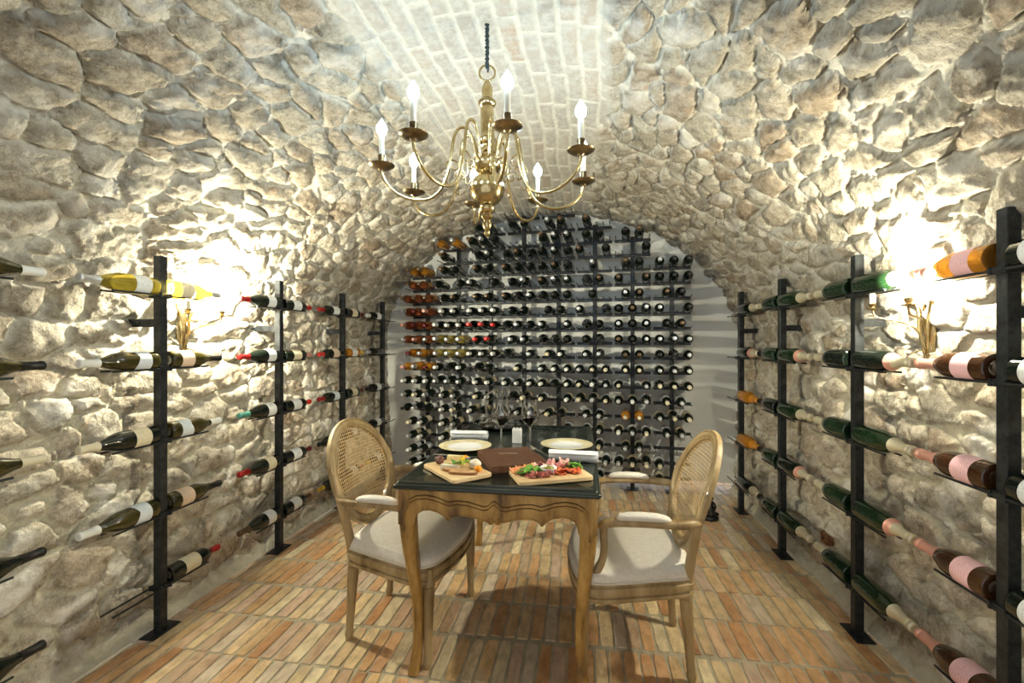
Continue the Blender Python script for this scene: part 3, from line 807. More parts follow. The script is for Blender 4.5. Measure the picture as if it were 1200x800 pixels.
# scalloped aprons
prof_b = [(-1, .600), (-.985, .625), (-.95, .645), (-.88, .657), (-.80, .660), (-.70, .653), (-.62, .639), (-.575, .624), (-.56, .623), (-.535, .634), (-.47, .643), (-.38, .6455), (-.27, .641), (-.16, .632), (-.08, .6265), (-.03, .625)]
bead = [(-1.145, .585), (-1.14, .63), (-1.12, .665), (-1.07, .692), (-.97, .707), (-.85, .712), (-.72, .706), (-.62, .695), (-.57, .689), (-.55, .690), (-.45, .696), (-.33, .694), (-.22, .686), (-.13, .679), (-.08, .682), (-.03, .696), (0, .702)]
inner = .098
def apron(name, half, axis, posv, outdir, carve=True):
    """half: half distance between leg centres along the apron; posv: coordinate of outer face"""
    uin = half - .031
    f = lambda u: (abs(u) - 1) * .031 / .12 * (1 if u > 0 else -1) + (1 if u > 0 else -1) * uin if abs(u) > 1 else u * uin
    pb = prof_b + [(-u, z) for u, z in prof_b[::-1]]
    poly = [(-half - .030, .745), (-half - .030, .60)] + [(f(u), z) for u, z in pb] + [(half + .030, .60), (half + .030, .745)]
    bb = MB(); th = .020
    bb.prism(poly, posv, posv - outdir * th, axis)
    o = bb.obj(name, M['oldwood'], tb, 30)
    fc = posv + outdir * .001
    def W(u, z): return (u, fc, z) if axis == 'Y' else (fc, u, z)
    def WB(u, z, off): return (u, fc + outdir * off, z) if axis == 'Y' else (fc + outdir * off, u, z)
    bd = bead + [(-u, z) for u, z in bead[::-1][1:]]
    tp = [min(1, .15 + .28 * min(q_, len(bd) - 1 - q_)) for q_ in range(len(bd))]
    bb = MB(); bb.sweep([W(f(u), z) for u, z in bd], [.0055 * q_ for q_ in tp], [.0042 * q_ for q_ in tp], n=8, up=(0, 1, 0) if axis == 'Y' else (1, 0, 0))
    bb.sweep([WB(f(u) , z + .004, -.001) for u, z in pb], .0032, .003, n=6, up=(0, 1, 0) if axis == 'Y' else (1, 0, 0))
    if carve:
        for s in (-1, 1):
            pts = []
            for j in range(22):
                a = j / 21 * PI * 2.6; r = .013 * (1 - j / 26)
                pts.append(W(s * (.0145 - r * math.cos(a) * 1.0), .634 + r * math.sin(a) * -1))
            bb.sweep(pts, lerp_list([.0042, .0034, .003], 22), n=6, up=(0, 1, 0) if axis == 'Y' else (1, 0, 0))
    bb.obj('carved_moulding', M['oldwood'], o, 50)
    bb = MB()
    bb.sweep([WB(f(u), z - .0074, -.0010) for u, z in bd], .0026, .0016, n=5, up=(0, 1, 0) if axis == 'Y' else (1, 0, 0))
    bb.sweep([WB(f(u), z + .0070, -.0010) for u, z in bd], .0018, .0014, n=5, up=(0, 1, 0) if axis == 'Y' else (1, 0, 0))
    bb.obj('carved_groove', M['darkwood'], o, 50)
LHX, LHY = hw - .0475, hd - .055
apron('front_apron', LHX, 'Y', -(LHY + .0325), -1)
apron('back_apron', LHX, 'Y', (LHY + .0325), 1)
apron('side_apron', LHY, 'X', -(LHX + .0325), -1, False)
apron('side_apron', LHY, 'X', (LHX + .0325), 1, False)
lev = [(.742, 0, .031), (.70, 0, .031), (.66, .002, .031), (.60, .001, .0305), (.54, -.002, .029), (.48, -.007, .0265), (.42, -.013, .0238), (.36, -.019, .0215), (.30, -.024, .0195), (.24, -.0275, .018), (.18, -.029, .017), (.12, -.028, .0168), (.07, -.0245, .0175), (.04, -.020, .0195), (.018, -.016, .022), (.0, -.015, .021)]
for sx in (-1, 1):
    for sy in (-1, 1):
        b = MB(); rings = []
        for z, o_, h in lev:
            cx_, cy_ = sx * (LHX + o_), sy * (LHY + o_)
            ring = []
            for a in range(20):
                an = 2 * PI * a / 20; ca, sa = math.cos(an), math.sin(an)
                e = .42
                ring.append((cx_ + h * math.copysign(abs(ca) ** e, ca), cy_ + h * math.copysign(abs(sa) ** e, sa), z))
            rings.append(ring)
        b.loft(rings)
        l_ = b.obj('leg', M['oldwood'], tb, 40)
        b = MB()   # carved line down the outer faces
        for ax in (0, 1):
            pts = []
            for z, o_, h in lev[3:-2]:
                k_ = .45
                if ax == 0: pts.append((sx * (LHX + o_ + h * k_), sy * (LHY + o_ + h * .985), z))
                else: pts.append((sx * (LHX + o_ + h * .985), sy * (LHY + o_ + h * k_), z))
            b.sweep(pts, .0028, .0028, n=6, up=(0, 1, 0))
        b.obj('carved_ridge', M['oldwood'], l_, 50)

# ------------------------------------------------------------------ chairs
def make_chair(loc, rz, label):
    t = empty('armchair', loc, rz, label, 'chair', 'cane-back armchairs at the table')
    outl = [(.262, 0), (.255, .10), (.238, .20), (.215, .262), (.17, .292), (.10, .288), (0, .262), (-.10, .232), (-.17, .212), (-.212, .188), (-.225, .12), (-.228, 0)]
    outl = outl + [(x, -y) for x, y in outl[-2:0:-1]]
    O = [(p.x, p.y) for p in catmull([(x, y, 0) for x, y in outl], 4, True)]
    cx_ = .02
    def ring(sc, z, add=0): return [(cx_ + (x - cx_) * sc + add * (x - cx_) / max(math.hypot(x - cx_, y), .01), y * sc + add * y / max(math.hypot(x - cx_, y), .01), z) for x, y in O]
    b = MB()
    b.loft([ring(1, .332, -.020), ring(1, .334, -.004), ring(1, .342, .002), ring(1, .350, .001), ring(1, .353, -.006), ring(1, .360, -.006), ring(1, .363, .002), ring(1, .385, .004), ring(1, .389, .001), ring(1, .392, -.007), ring(1, .398, -.007), ring(1, .402, -.010)])
    b.obj('seat_frame', M['wood'], t, 40)
    b = MB()
    rr = [ring(1, .400, -.012), ring(1, .408, -.004), ring(1, .420, -.003)]
    for s_, z in ((.97, .436), (.90, .450), (.78, .463), (.62, .472), (.42, .478), (.2, .481), (.04, .482)): rr.append(ring(s_, z))
    b.loft(rr); seat = b.obj('seat_cushion', M['cloth'], t, 60)
    b = MB(); b.sweep([(x, y, .407) for x, y, _ in ring(1, 0, -.0035)], .0045, n=8, closed=True)
    b.obj('piping', M['piping'], seat, 60)
    for sx, sy, fx, fy, tx, ty in ((1, 1, .195, .283, .20, .255), (1, -1, .195, -.283, .20, -.255), (-1, 1, -.212, .178, -.185, .178), (-1, -1, -.212, -.178, -.185, -.178)):
        b = MB()
        A = Vector((tx, ty, .395)); Bp = Vector((fx if sx < 0 else tx + .0, fy if sx < 0 else ty + sy * .012, 0))
        prof = [(0, .020, 4), (.11, .020, 4), (.125, .026, 1), (.165, .026, 1), (.175, .018, 1), (.19, .0235, 1), (.205, .0245, 1), (.5, .0205, 1), (.80, .0165, 1), (.9, .0155, 1), (.915, .018, 1), (.95, .018, 1), (.965, .015, 1), (1, .0135, 1)]
        rings = []
        for tt, r, q in prof:
            c = A.lerp(Bp, tt)
            e = .5 if q == 4 else 1
            rings.append([(c.x + r * math.copysign(abs(math.cos(a)) ** e, math.cos(a)) * (1 - (.10 if q == 1 and .2 < tt < .82 and j % 2 else 0)),
                           c.y + r * math.copysign(abs(math.sin(a)) ** e, math.sin(a)) * (1 - (.10 if q == 1 and .2 < tt < .82 and j % 2 else 0)), c.z)
                          for j, a in enumerate([2 * PI * j / 24 for j in range(24)])])
        b.loft(rings[::-1]); b.obj('leg', M['wood'], t, 40)
    # oval back
    hwid, hh = .226, .225; tz = Vector((-.31, 0, .95)).normalized(); oc = Vector((-.238, 0, .695))
    def ov(u, v, off=0.0):
        p = oc + tz * v + Vector((0, u, 0)); p.x -= .030 * (1 - (u / .25) ** 2) - .0
        return p + Vector((.95, 0, .31)) * off
    pts = [ov(hwid * math.cos(a), hh * math.sin(a)) for a in [2 * PI * j / 56 for j in range(56)]]
    b = MB(); rings = []
    for j in range(56):
        a = 2 * PI * j / 56
        nrm = Vector((0, math.cos(a) / hwid, 0)) + tz * (math.sin(a) / hh); nrm.normalize()
        ax = Vector((.95, 0, .31))
        sec = [(-.021, -.012), (-.019, .008), (-.014, .012), (-.010, .008), (-.006, .013), (.004, .016), (.010, .013), (.013, .008), (.017, .011), (.022, .008), (.024, -.004), (.020, -.013), (0, -.016)]
        rings.append([pts[j] + nrm * s_ + ax * w for s_, w in sec])
    b.loft(rings, closed=True)
    for sy in (-1, 1):
        p = catmull([(-.190, sy * .178, .36), (-.198, sy * .184, .42), (-.208, sy * .198, .50), (-.217, sy * .217, .58), (-.230, sy * .231, .66), (-.250, sy * .234, .74)], 5)
        b.sweep(p, lerp_list([.021, .019, .018, .018, .016, .010], len(p)), lerp_list([.020, .018, .017, .016, .014, .009], len(p)), n=12, up=(1, 0, 0), e=.7)
    # small apron piece joining oval and seat rail
    b.sweep([(-.205, 0, .385), (-.208, 0, .43), (-.205, 0, .478)], [.05, .03, .045], [.014, .013, .014], n=12, up=(1, 0, 0), e=.6)
    bk = b.obj('backrest', M['wood'], t, 45)
    # cane: crossing strands with real holes
    b = MB(); pit = .0150; wd = .0031
    iw, ih = hwid - .014, hh - .014
    def strand(p0, p1, off, w=wd):
        n_ = max(3, int(((p1[0] - p0[0]) ** 2 + (p1[1] - p0[1]) ** 2) ** .5 / .05))
        dx, dy = p1[0] - p0[0], p1[1] - p0[1]; ll = math.hypot(dx, dy)
        if ll < .015: return
        nx_, ny_ = -dy / ll * w / 2, dx / ll * w / 2
        vs, fs = [], []
        for j in range(n_ + 1):
            q = j / n_; u, v = p0[0] + dx * q, p0[1] + dy * q
            vs += [ov(u + nx_, v + ny_, off), ov(u - nx_, v - ny_, off)]
        for j in range(n_): fs.append((2 * j, 2 * j + 1, 2 * j + 3, 2 * j + 2))
        b.add(vs, fs)
    n_ = int(iw / pit)
    for j in range(-n_, n_ + 1):
        u = j * pit; q = max(0, 1 - (u / iw) ** 2) ** .5 * ih; strand((u, -q), (u, q), .0005)
    n_ = int(ih / pit)
    for j in range(-n_, n_ + 1):
        v = j * pit; q = max(0, 1 - (v / ih) ** 2) ** .5 * iw; strand((-q, v), (q, v), -.0005)
    dg = pit
    for sgn in (-1, 1):
        for j in range(-44, 45):
            c0 = (j + .5) * dg      # line v = sgn*u + c0
            A_ = 1 / iw ** 2 + 1 / ih ** 2; B_ = 2 * sgn * c0 / ih ** 2; C_ = c0 ** 2 / ih ** 2 - 1
            D = B_ * B_ - 4 * A_ * C_
            if D <= 0: continue
            u0, u1 = (-B_ - D ** .5) / 2 / A_, (-B_ + D ** .5) / 2 / A_
            strand((u0, sgn * u0 + c0), (u1, sgn * u1 + c0), .0012 * sgn, .0015)
    b.obj('cane_panel', M['cane'], bk, 0)
    for sy in (-1, 1):
        p = catmull([(-.228, sy * .226, .632), (-.208, sy * .244, .634), (-.17, sy * .260, .634), (-.12, sy * .268, .634), (-.02, sy * .268, .634), (.07, sy * .266, .630), (.118, sy * .264, .622), (.140, sy * .263, .606)], 5)
        b = MB(); b.sweep(p, lerp_list([.012, .016, .022, .022, .020, .020, .021, .016], len(p)), lerp_list([.014, .016, .016, .015, .014, .014, .015, .011], len(p)), n=14, e=.75)
        q = catmull([(.122, sy * .263, .612), (.124, sy * .264, .575), (.122, sy * .264, .53), (.130, sy * .262, .48), (.155, sy * .262, .43), (.185, sy * .258, .36)], 5)
        b.sweep(q, lerp_list([.016, .016, .015, .016, .019, .019], len(q)), lerp_list([.014, .014, .0135, .014, .016, .016], len(q)), n=12, up=(1, 0, 0), e=.75)
        ar = b.obj('armrest', M['wood'], t, 45)
        b = MB(); pp = catmull([(-.118, sy * .268, .645), (-.105, sy * .268, .651), (-.07, sy * .268, .656), (-.02, sy * .268, .657), (.03, sy * .267, .655), (.062, sy * .266, .650), (.075, sy * .266, .643)], 4)
        b.sweep(pp, lerp_list([.006, .019, .0235, .024, .0235, .019, .006], len(pp)), lerp_list([.004, .011, .014, .015, .014, .011, .004], len(pp)), n=16, e=.85)
        b.obj('arm_pad', M['cloth'], ar, 60)
    return t
make_chair((-.778, 2.028, 0), math.radians(-5), 'cane-back wooden armchair left of the table, cream seat, facing right')
make_chair((.21, 2.0, 0), math.radians(180), 'cane-back wooden armchair right of the table, cream seat, facing left')

# ------------------------------------------------------------------ chandelier
CHX, CHY, SC = -.353, 1.711, 1.0
ch = empty('chandelier', (CHX, CHY, 1.70), 0, 'brass eight-arm chandelier with lit candle bulbs hanging from the vault', 'chandelier')
zb = lambda z: z - 1.70
b = MB()
b.lathe([(zb(z), r) for z, r in [(1.704, 0), (1.706, .006), (1.714, .011), (1.722, .012), (1.728, .008), (1.734, .013), (1.748, .018), (1.758, .018), (1.763, .012), (1.770, .014), (1.776, .022), (1.782, .024), (1.788, .016), (1.794, .016), (1.799, .024), (1.806, .030), (1.814, .031), (1.818, .024), (1.822, .026)]], 32)
b.obj('finial', M['brass'], ch, 40)
b = MB(); b.lathe([(zb(1.886) + .066 * math.sin(a), max(.066 * math.cos(a), .022)) for a in [(-1.25 + 2.5 * j / 24) for j in range(25)]], 48)
b.lathe([(zb(1.884), .0655), (zb(1.884), .0685), (zb(1.889), .0685), (zb(1.889), .0655)], 48)
b.obj('globe', M['brass'], ch, 40)
b = MB()
b.lathe([(zb(z), r) for z, r in [(1.945, .022), (1.950, .030), (1.958, .046), (1.972, .054), (1.982, .056), (1.992, .054), (1.998, .046), (2.004, .040), (2.008, .043), (2.014, .042), (2.02, .030), (2.035, .020), (2.05, .017), (2.058, .020), (2.062, .030), (2.070, .034), (2.078, .034), (2.084, .028), (2.09, .024), (2.10, .0245), (2.15, .0255), (2.19, .026), (2.20, .024), (2.204, .028), (2.212, .034), (2.222, .034), (2.228, .026), (2.236, .022), (2.25, .020), (2.262, .022), (2.275, .021), (2.29, .014), (2.296, .010), (2.302, .008), (2.306, 0)]], 36)
b.obj('stem', M['brass'], ch, 40)
b = MB(); b.sweep([(.030 * math.cos(a), .004 * math.cos(a), zb(2.333) + .030 * math.sin(a)) for a in [2 * PI * j / 28 for j in range(28)]], .0042, n=8, up=(0, 1, 0), closed=True)
b.obj('hanging_ring', M['brass'], ch, 50)
b = MB()
pts = [(.004 * math.sin(j * 1.9), .004 * math.cos(j * 1.9), zb(2.352 + (2.562 - 2.352) * j / 24)) for j in range(25)]
b.sweep(pts, .0062, n=8); pts = [(-.006 * math.sin(j * 1.9), -.006 * math.cos(j * 1.9), zb(2.352 + (2.562 - 2.352) * j / 24)) for j in range(25)]
b.sweep(pts, .004, n=8)
b.sweep(catmull([(0, .012, zb(2.345)), (0, .016, zb(2.362)), (0, 0, zb(2.372)), (0, -.016, zb(2.362)), (0, -.012, zb(2.342))], 5), .004, n=6, up=(1, 0, 0))
b.obj('cord', M['darkcord'], ch, 50)
b = MB(); b.lathe([(zb(2.552), .0), (zb(2.552), .026), (zb(2.540), .024), (zb(2.532), .012), (zb(2.530), 0)], 16)
b.obj('ceiling_hook', M['darkcord'], ch, 50)
arm_rz = [(.036, 1.985), (.044, 2.01), (.052, 2.06), (.072, 2.105), (.098, 2.115), (.122, 2.09), (.134, 2.03), (.146, 1.955), (.170, 1.885), (.205, 1.845), (.250, 1.830), (.300, 1.834), (.345, 1.855), (.376, 1.888), (.388, 1.915), (.390, 1.934)]
for k in range(8):
    a = math.radians(-78 + 45 * k) + THETA
    ca, sa = math.cos(a), math.sin(a)
    def A3(r, z, tq=0): return (r * ca - tq * sa, r * sa + tq * ca, zb(z))
    b = MB(); b.sweep(catmull([A3(r, z) for r, z in arm_rz], 5), .0058, n=10, up=(-sa, ca, 0))
    # leafy scrolls on the arm
    sc1 = [A3(.128 + .030 * math.cos(q) * (1 - q / 9), 1.965 + .028 * math.sin(q) * (1 - q / 9)) for q in [j * .38 for j in range(15)]]
    b.sweep(sc1, lerp_list([.0036, .003, .0018], 15), n=6, up=(-sa, ca, 0))
    sc2 = catmull([A3(.040, 1.97), A3(.060, 1.995), A3(.078, 1.98), A3(.074, 1.95), (A3(.088, 1.925)), A3(.105, 1.935), A3(.102, 1.95)], 4)
    b.sweep(sc2, .0032, n=6, up=(-sa, ca, 0))
    sc3 = catmull([A3(.150, 1.945), A3(.160, 1.925), A3(.152, 1.90), A3(.142, 1.895), A3(.140, 1.905)], 4)
    b.sweep(sc3, .003, n=6, up=(-sa, ca, 0))
    arm = b.obj('arm', M['brass'], ch, 50)
    X0 = Matrix.Translation(A3(.390, 1.934))
    MB().lathe([(-.006, 0), (-.006, .008), (0, .012), (.003, .030), (.012, .046), (.0145, .047), (.0135, .045), (.006, .030), (.005, .012), (.012, .011), (.020, .016), (.024, .016), (.026, .0125), (.030, .0125), (.050, .0135), (.051, .010), (.051, 0)], 28, X0).obj('drip_pan', M['brassdark'], arm, 45)
    MB().lathe([(.045, 0), (.045, .0098), (.118, .0098), (.120, .0075), (.120, 0)], 16, X0).obj('candle_sleeve', M['candle'], arm, 45)
    MB().lathe([(.120, 0), (.120, .0065), (.124, .010), (.133, .0165), (.145, .0190), (.158, .0160), (.170, .0085), (.181, .0020), (.183, 0)], 16, X0).obj('light_bulb', M['bulb'], arm, 60)

# ------------------------------------------------------------------ wall sconces
def sconce(x, y, side, label):
    d = 1 if side == 'left' else -1      # into the room
    t = empty('wall_sconce', (x, y, 1.37), 0, label, 'wall lamp', 'brass wall sconces')
    b = MB()
    # shield-like back plate with leaf ornaments
    prof = [(-.125, .010), (-.105, .018), (-.09, .012), (-.07, .020), (-.03, .026), (.02, .030), (.06, .036), (.09, .040), (.11, .034), (.13, .016)]
    rings = []
    for z, w in prof:
        rings.append([(d * (.006 + .016 * math.cos(q)), w * math.sin(q), z) for q in [PI * 2 * j / 14 for j in range(14)]])
    b.loft(rings)
    for sg in (-1, 1):
        b.sweep(catmull([(d * .02, sg * .010, -.11), (d * .03, sg * .018, -.03), (d * .026, sg * .030, .05), (d * .03, sg * .046, .10), (d * .02, sg * .038, .125), (d * .02, sg * .026, .112)], 5), lerp_list([.004, .007, .008, .007, .005, .003], 26), n=8, up=(1, 0, 0))
    b.lathe([(-.145, 0), (-.14, .007), (-.13, .010), (-.12, .006), (-.11, .014), (-.10, 0)], 14, Matrix.Translation((d * .02, 0, 0)))
    b.obj('back_plate', M['brass'], t, 50)
    for sg in (-1, 1):
        e = (d * .15, sg * .105, .065)
        b = MB(); b.sweep(catmull([(d * .022, sg * .004, -.085), (d * .030, sg * .012, -.045), (d * .05, sg * .03, -.005), (d * .085, sg * .07, .020), (d * .138, sg * .098, .035), e], 6), .0042, n=8, up=(1, 0, 0))
        b.sweep(catmull([(d * .024, sg * .002, -.10), (d * .04, sg * .02, -.105), (d * .055, sg * .045, -.118), (d * .05, sg * .06, -.112)], 5), .003, n=6, up=(1, 0, 0))
        a = b.obj('arm', M['brass'], t, 50)
        X0 = Matrix.Translation(e)
        MB().lathe([(-.004, 0), (0, .008), (.004, .020), (.008, .022), (.008, .010), (.014, .008), (.020, .013), (.030, .014), (.030, 0)], 20, X0).obj('drip_pan', M['brass'], a, 45)
        MB().lathe([(.028, 0), (.028, .0105), (.080, .0105), (.081, 0)], 14, X0).obj('candle_sleeve', M['candle'], a, 45)
        MB().lathe([(.081, 0), (.081, .0065), (.088, .009), (.100, .015), (.112, .016), (.124, .012), (.136, .006), (.146, 0)], 14, X0).obj('light_bulb', M['bulbwarm'], a, 60)
sconce(-2.035, 2.06, 'left', 'lit brass double-arm wall sconce on the left stone wall behind bottles')
sconce(1.362, 2.005, 'right', 'lit brass double-arm wall sconce on the right stone wall behind bottles')

# ------------------------------------------------------------------ things on the table
TZ = .7677
def plate(x, y, label):
    t = empty('dinner_plate', (x, y, TZ), 0, label, 'plate', 'gold-rimmed dinner plates')
    MB().lathe([(.004, 0), (.004, .060), (0, .062), (0, .070), (.004, .078), (.009, .088), (.0112, .088), (.0112, .086), (.0065, .076), (.006, 0)], 64).obj('plate_well', M['porcelain'], t, 50)
    MB().lathe([(.0085, .0865), (.012, .104), (.0165, .130), (.018, .132), (.0188, .130), (.0145, .104), (.0114, .0865)], 64).obj('gold_rim', M['rim'], t, 50)
plate(-.572, 2.228, 'white dinner plate with gold rim on the left side of table')
plate(-.069, 2.335, 'white dinner plate with gold rim on the right side of table')

def napkin(x, y, rz, ln, label):
    b = MB(); R = .026
    pts = []
    for j in range(70):
        a = j / 69 * PI * 2 * 2.4; r = .006 + (R - .007) * j / 69
        pts.append((r * math.cos(a) * 1.15, r * math.sin(a)))
    # spiral sheet with thickness, flattened a bit by its weight
    n = len(pts); vs = []; fs = []; W = 10
    for i in range(W + 1):
        xx = -ln / 2 + ln * i / W
        for j, (u, v) in enumerate(pts):
            tw = 1 + .02 * math.sin(i * 1.7 + j * .1)
            for s_ in (0, 1):
                q = 1 + s_ * .0035 / max(math.hypot(u, v), .004)
                vs.append((xx + .002 * math.sin(j * .35), u * q * tw, R + .0035 + v * q * tw))
    st = 2 * n
    for i in range(W):
        for j in range(n - 1):
            a = i * st + 2 * j
            fs.append((a, a + 2, a + st + 2, a + st)); fs.append((a + 1, a + st + 1, a + st + 3, a + 3))
        fs.append((i * st, i * st + 1, (i + 1) * st + 1, (i + 1) * st)[::-1]); e = i * st + 2 * (n - 1); fs.append((e, e + 1, e + st + 1, e + st))
    for i in (0, W):
        for j in range(n - 1):
            a = i * st + 2 * j; fs.append((a, a + 1, a + 3, a + 2))
    b.add(vs, fs)
    o = b.obj('rolled_napkin', M['napkin'], None, 60)
    zmin = min(v[2] for v in vs)
    o.location = (x, y, TZ - zmin); o.rotation_euler = (0, 0, rz)
    tag(o, label, 'napkin', 'rolled white napkins')
napkin(-.60, 2.425, math.radians(3), .20, 'rolled white cloth napkin lying behind the left plate')
napkin(-.030, 2.050, math.radians(-4), .215, 'rolled white cloth napkin lying in front of the right plate')

def cut_board(x, y, rz, L_, W_, label):
    t = MB(); R = []
    for ins, z in ((.004, 0), (0, .003), (0, .015), (.004, .018)):
        R.append([(a, c, z) for a, c in rrect(L_ / 2 - ins, W_ / 2 - ins, .018, 6)])
    t.loft(R); o = t.obj('serving_board', M['board'], None, 40)
    o.location = (x, y, TZ); o.rotation_euler = (0, 0, rz)
    tag(o, label, 'board', 'wooden serving boards'); return o
BLX, BLY, BLR = -.502, 1.812, math.radians(-47)
BRX, BRY, BRR = -.117, 1.800, math.radians(23)
cut_board(BLX, BLY, BLR, .285, .175, 'pale wooden board of cheese and bread at left of table')
cut_board(BRX, BRY, BRR, .30, .172, 'pale wooden board of cold cuts at right of table')
ZB = TZ + .018
fm = lambda n, c, r=.5, s=.0, **k: mat(n, c, r, sss=s, **k)
FM = {'cheese': noisy(fm('hard_cheese', (.85, .70, .38), .45, .1), (.80, .63, .30), (.90, .78, .48), 30),
      'soft': noisy(fm('soft_cheese', (.88, .84, .70), .5, .1), (.84, .78, .60), (.92, .89, .80), 30),
      'rind': fm('bread_crust', (.30, .14, .05), .7), 'bread': noisy(fm('brown_bread', (.45, .26, .12), .8), (.34, .18, .08), (.58, .38, .20), 60, bump=.6),
      'fig': noisy(fm('dried_fig', (.16, .05, .04), .5), (.09, .03, .025), (.28, .11, .08), 40, bump=.6),
      'orange': fm('orange_fruit', (.95, .38, .02), .35, .1), 'leaf': noisy(fm('salad_leaf', (.10, .30, .04), .45), (.06, .20, .02), (.20, .42, .07), 30),
      'pale_leaf': fm('frisee', (.50, .58, .12), .5), 'petal': fm('yellow_petal', (.90, .62, .03), .5), 'violet': fm('violet_petal', (.22, .20, .34), .5),
      'salmon': noisy(fm('cured_salmon', (.85, .30, .12), .35, .1), (.78, .24, .08), (.92, .48, .28), 30, (1, 6, 1)),
      'salami': noisy(fm('salami', (.45, .10, .07), .45), (.38, .06, .05), (.78, .50, .42), 70, lo=.45, hi=.62),
      'ham': noisy(fm('cooked_ham', (.85, .45, .42), .4, .1), (.80, .36, .35), (.90, .62, .58), 22),
      'chorizo': noisy(fm('chorizo', (.62, .08, .02), .35), (.48, .05, .015), (.80, .22, .08), 60),
      'bresaola': noisy(fm('bresaola', (.20, .04, .04), .4), (.14, .02, .02), (.34, .10, .09), 40),
      'olive': noisy(fm('green_olive', (.30, .30, .05), .25), (.20, .22, .03), (.48, .42, .10), 60)}
def on(bx, by, br, u, v):
    return (bx + u * math.cos(br) - v * math.sin(br), by + u * math.sin(br) + v * math.cos(br))
def put(o, xy, z, rz=0, rx=0, ry=0):
    o.location = (xy[0], xy[1], z); o.rotation_euler = (rx, ry, rz); return o
def blob(name, m, d, seed, amp=.12, sub=3, fq=1.5):
    bm = bmesh.new(); bmesh.ops.create_icosphere(bm, subdivisions=sub, radius=1)
    for v in bm.verts:
        n = noise.noise(v.co * fq + Vector((seed * 3.1, seed, 0))) * amp * 2 + noise.noise(v.co * fq * 3 + Vector((seed, 0, seed))) * amp * .7
        v.co *= 1 + n
        v.co = Vector((v.co.x * d[0], v.co.y * d[1], v.co.z * d[2]))
    zm = min(v.co.z for v in bm.verts)
    for v in bm.verts: v.co.z = max(v.co.z - zm - .05 * d[2], 0)
    me = bpy.data.meshes.new(name); bm.to_mesh(me); bm.free(); me.materials.append(m)
    me.polygons.foreach_set('use_smooth', [True] * len(me.polygons)); return link(name, me)
def wedge(name, m, L_, W_, H_, seed=0):
    b = MB(); r = random.Random(seed)
    b.loft([[(-L_ / 2, -W_ / 2, 0), (L_ / 2, -W_ * .12, 0), (L_ / 2, W_ * .12, 0), (-L_ / 2, W_ / 2, 0)], [(-L_ / 2 + .002, -W_ / 2 + .002, H_), (L_ / 2 - .001, -W_ * .08, H_ * .92), (L_ / 2 - .001, W_ * .08, H_ * .92), (-L_ / 2 + .002, W_ / 2 - .002, H_)]])
    o = b.obj(name, m, None, 30)
    bv = o.modifiers.new('b', 'BEVEL'); bv.width = .002; bv.segments = 2
    return o
def sheet(name, m, rad, seed, ruffle=.35, ex=1.0, th=.0016, nr=7, na=22, fold=0.):
    """a thin wavy slice or leaf with real thickness"""
    vs, fs = [(0, 0, 0)], []
    r_ = random.Random(seed); ph = [r_.random() * 6 for _ in range(4)]
    for i in range(1, nr + 1):
        for j in range(na):
            a = 2 * PI * j / na; q = i / nr
            rr = rad * q * (1 + .10 * math.sin(3 * a + ph[0]) * q)
            x, y = rr * math.cos(a) * ex, rr * math.sin(a)
            z = rad * ruffle * (q ** 1.5) * (.55 * math.sin(3 * a + ph[1]) + .35 * math.sin(5 * a + ph[2]) * q + .6) * .6
            if fold: z += fold * abs(y) ** 1.0; y *= (1 - fold * .35)
            vs.append((x, y, z))
    for j in range(na): fs.append((0, 1 + j, 1 + (j + 1) % na))
    for i in range(nr - 1):
        for j in range(na):
            a, c = 1 + i * na + j, 1 + i * na + (j + 1) % na
            fs.append((a, a + na, c + na, c))
    zm = min(v[2] for v in vs)
    b = MB(); b.add([(x, y, z - zm) for x, y, z in vs], fs)
    me = b.mesh(name, m, 60); o = link(name, me)
    so = o.modifiers.new('s', 'SOLIDIFY'); so.thickness = th; so.offset = 1
    return o
L = lambda u, v: on(BLX, BLY, BLR, u, v)
R = lambda u, v: on(BRX, BRY, BRR, u, v)
# cheese board   (u runs along the board from back-left to front-right)
g = 'food on the cheese board'
tag(put(blob('fig_piece', FM['fig'], (.019, .015, .016), 1, .3), L(-.085, -.035), ZB), 'dark dried fig lump at the left end of cheese board', 'fig', g)
o = tag(put(wedge('cheese_wedge', FM['cheese'], .075, .034, .030), L(-.085, .040), ZB, BLR + 1.0), 'tall cream cheese wedge at the back left of cheese board', 'cheese', g)
tag(put(wedge('cheese_wedge', FM['cheese'], .085, .030, .016), L(-.035, .010), ZB, BLR + .9), 'flat yellow cheese wedge in the middle of cheese board', 'cheese', g)
tag(put(wedge('cheese_wedge', FM['soft'], .080, .034, .020), L(.005, -.030), ZB, BLR + .7), 'pale cheese slab under the salad leaves', 'cheese', g)
tag(put(blob('soft_cheese', FM['soft'], (.026, .022, .020), 5, .05), L(.050, .058), ZB), 'round white soft cheese at the right of cheese board', 'cheese', g)
tag(put(blob('orange_fruit', FM['orange'], (.019, .016, .014), 7, .12), L(-.065, .074), ZB), 'orange fruit piece at the back of cheese board', 'fruit', g)
tag(put(blob('orange_fruit', FM['orange'], (.017, .014, .012), 9, .12), L(.098, .045), ZB), 'orange fruit piece beside the front bread slice', 'fruit', g)
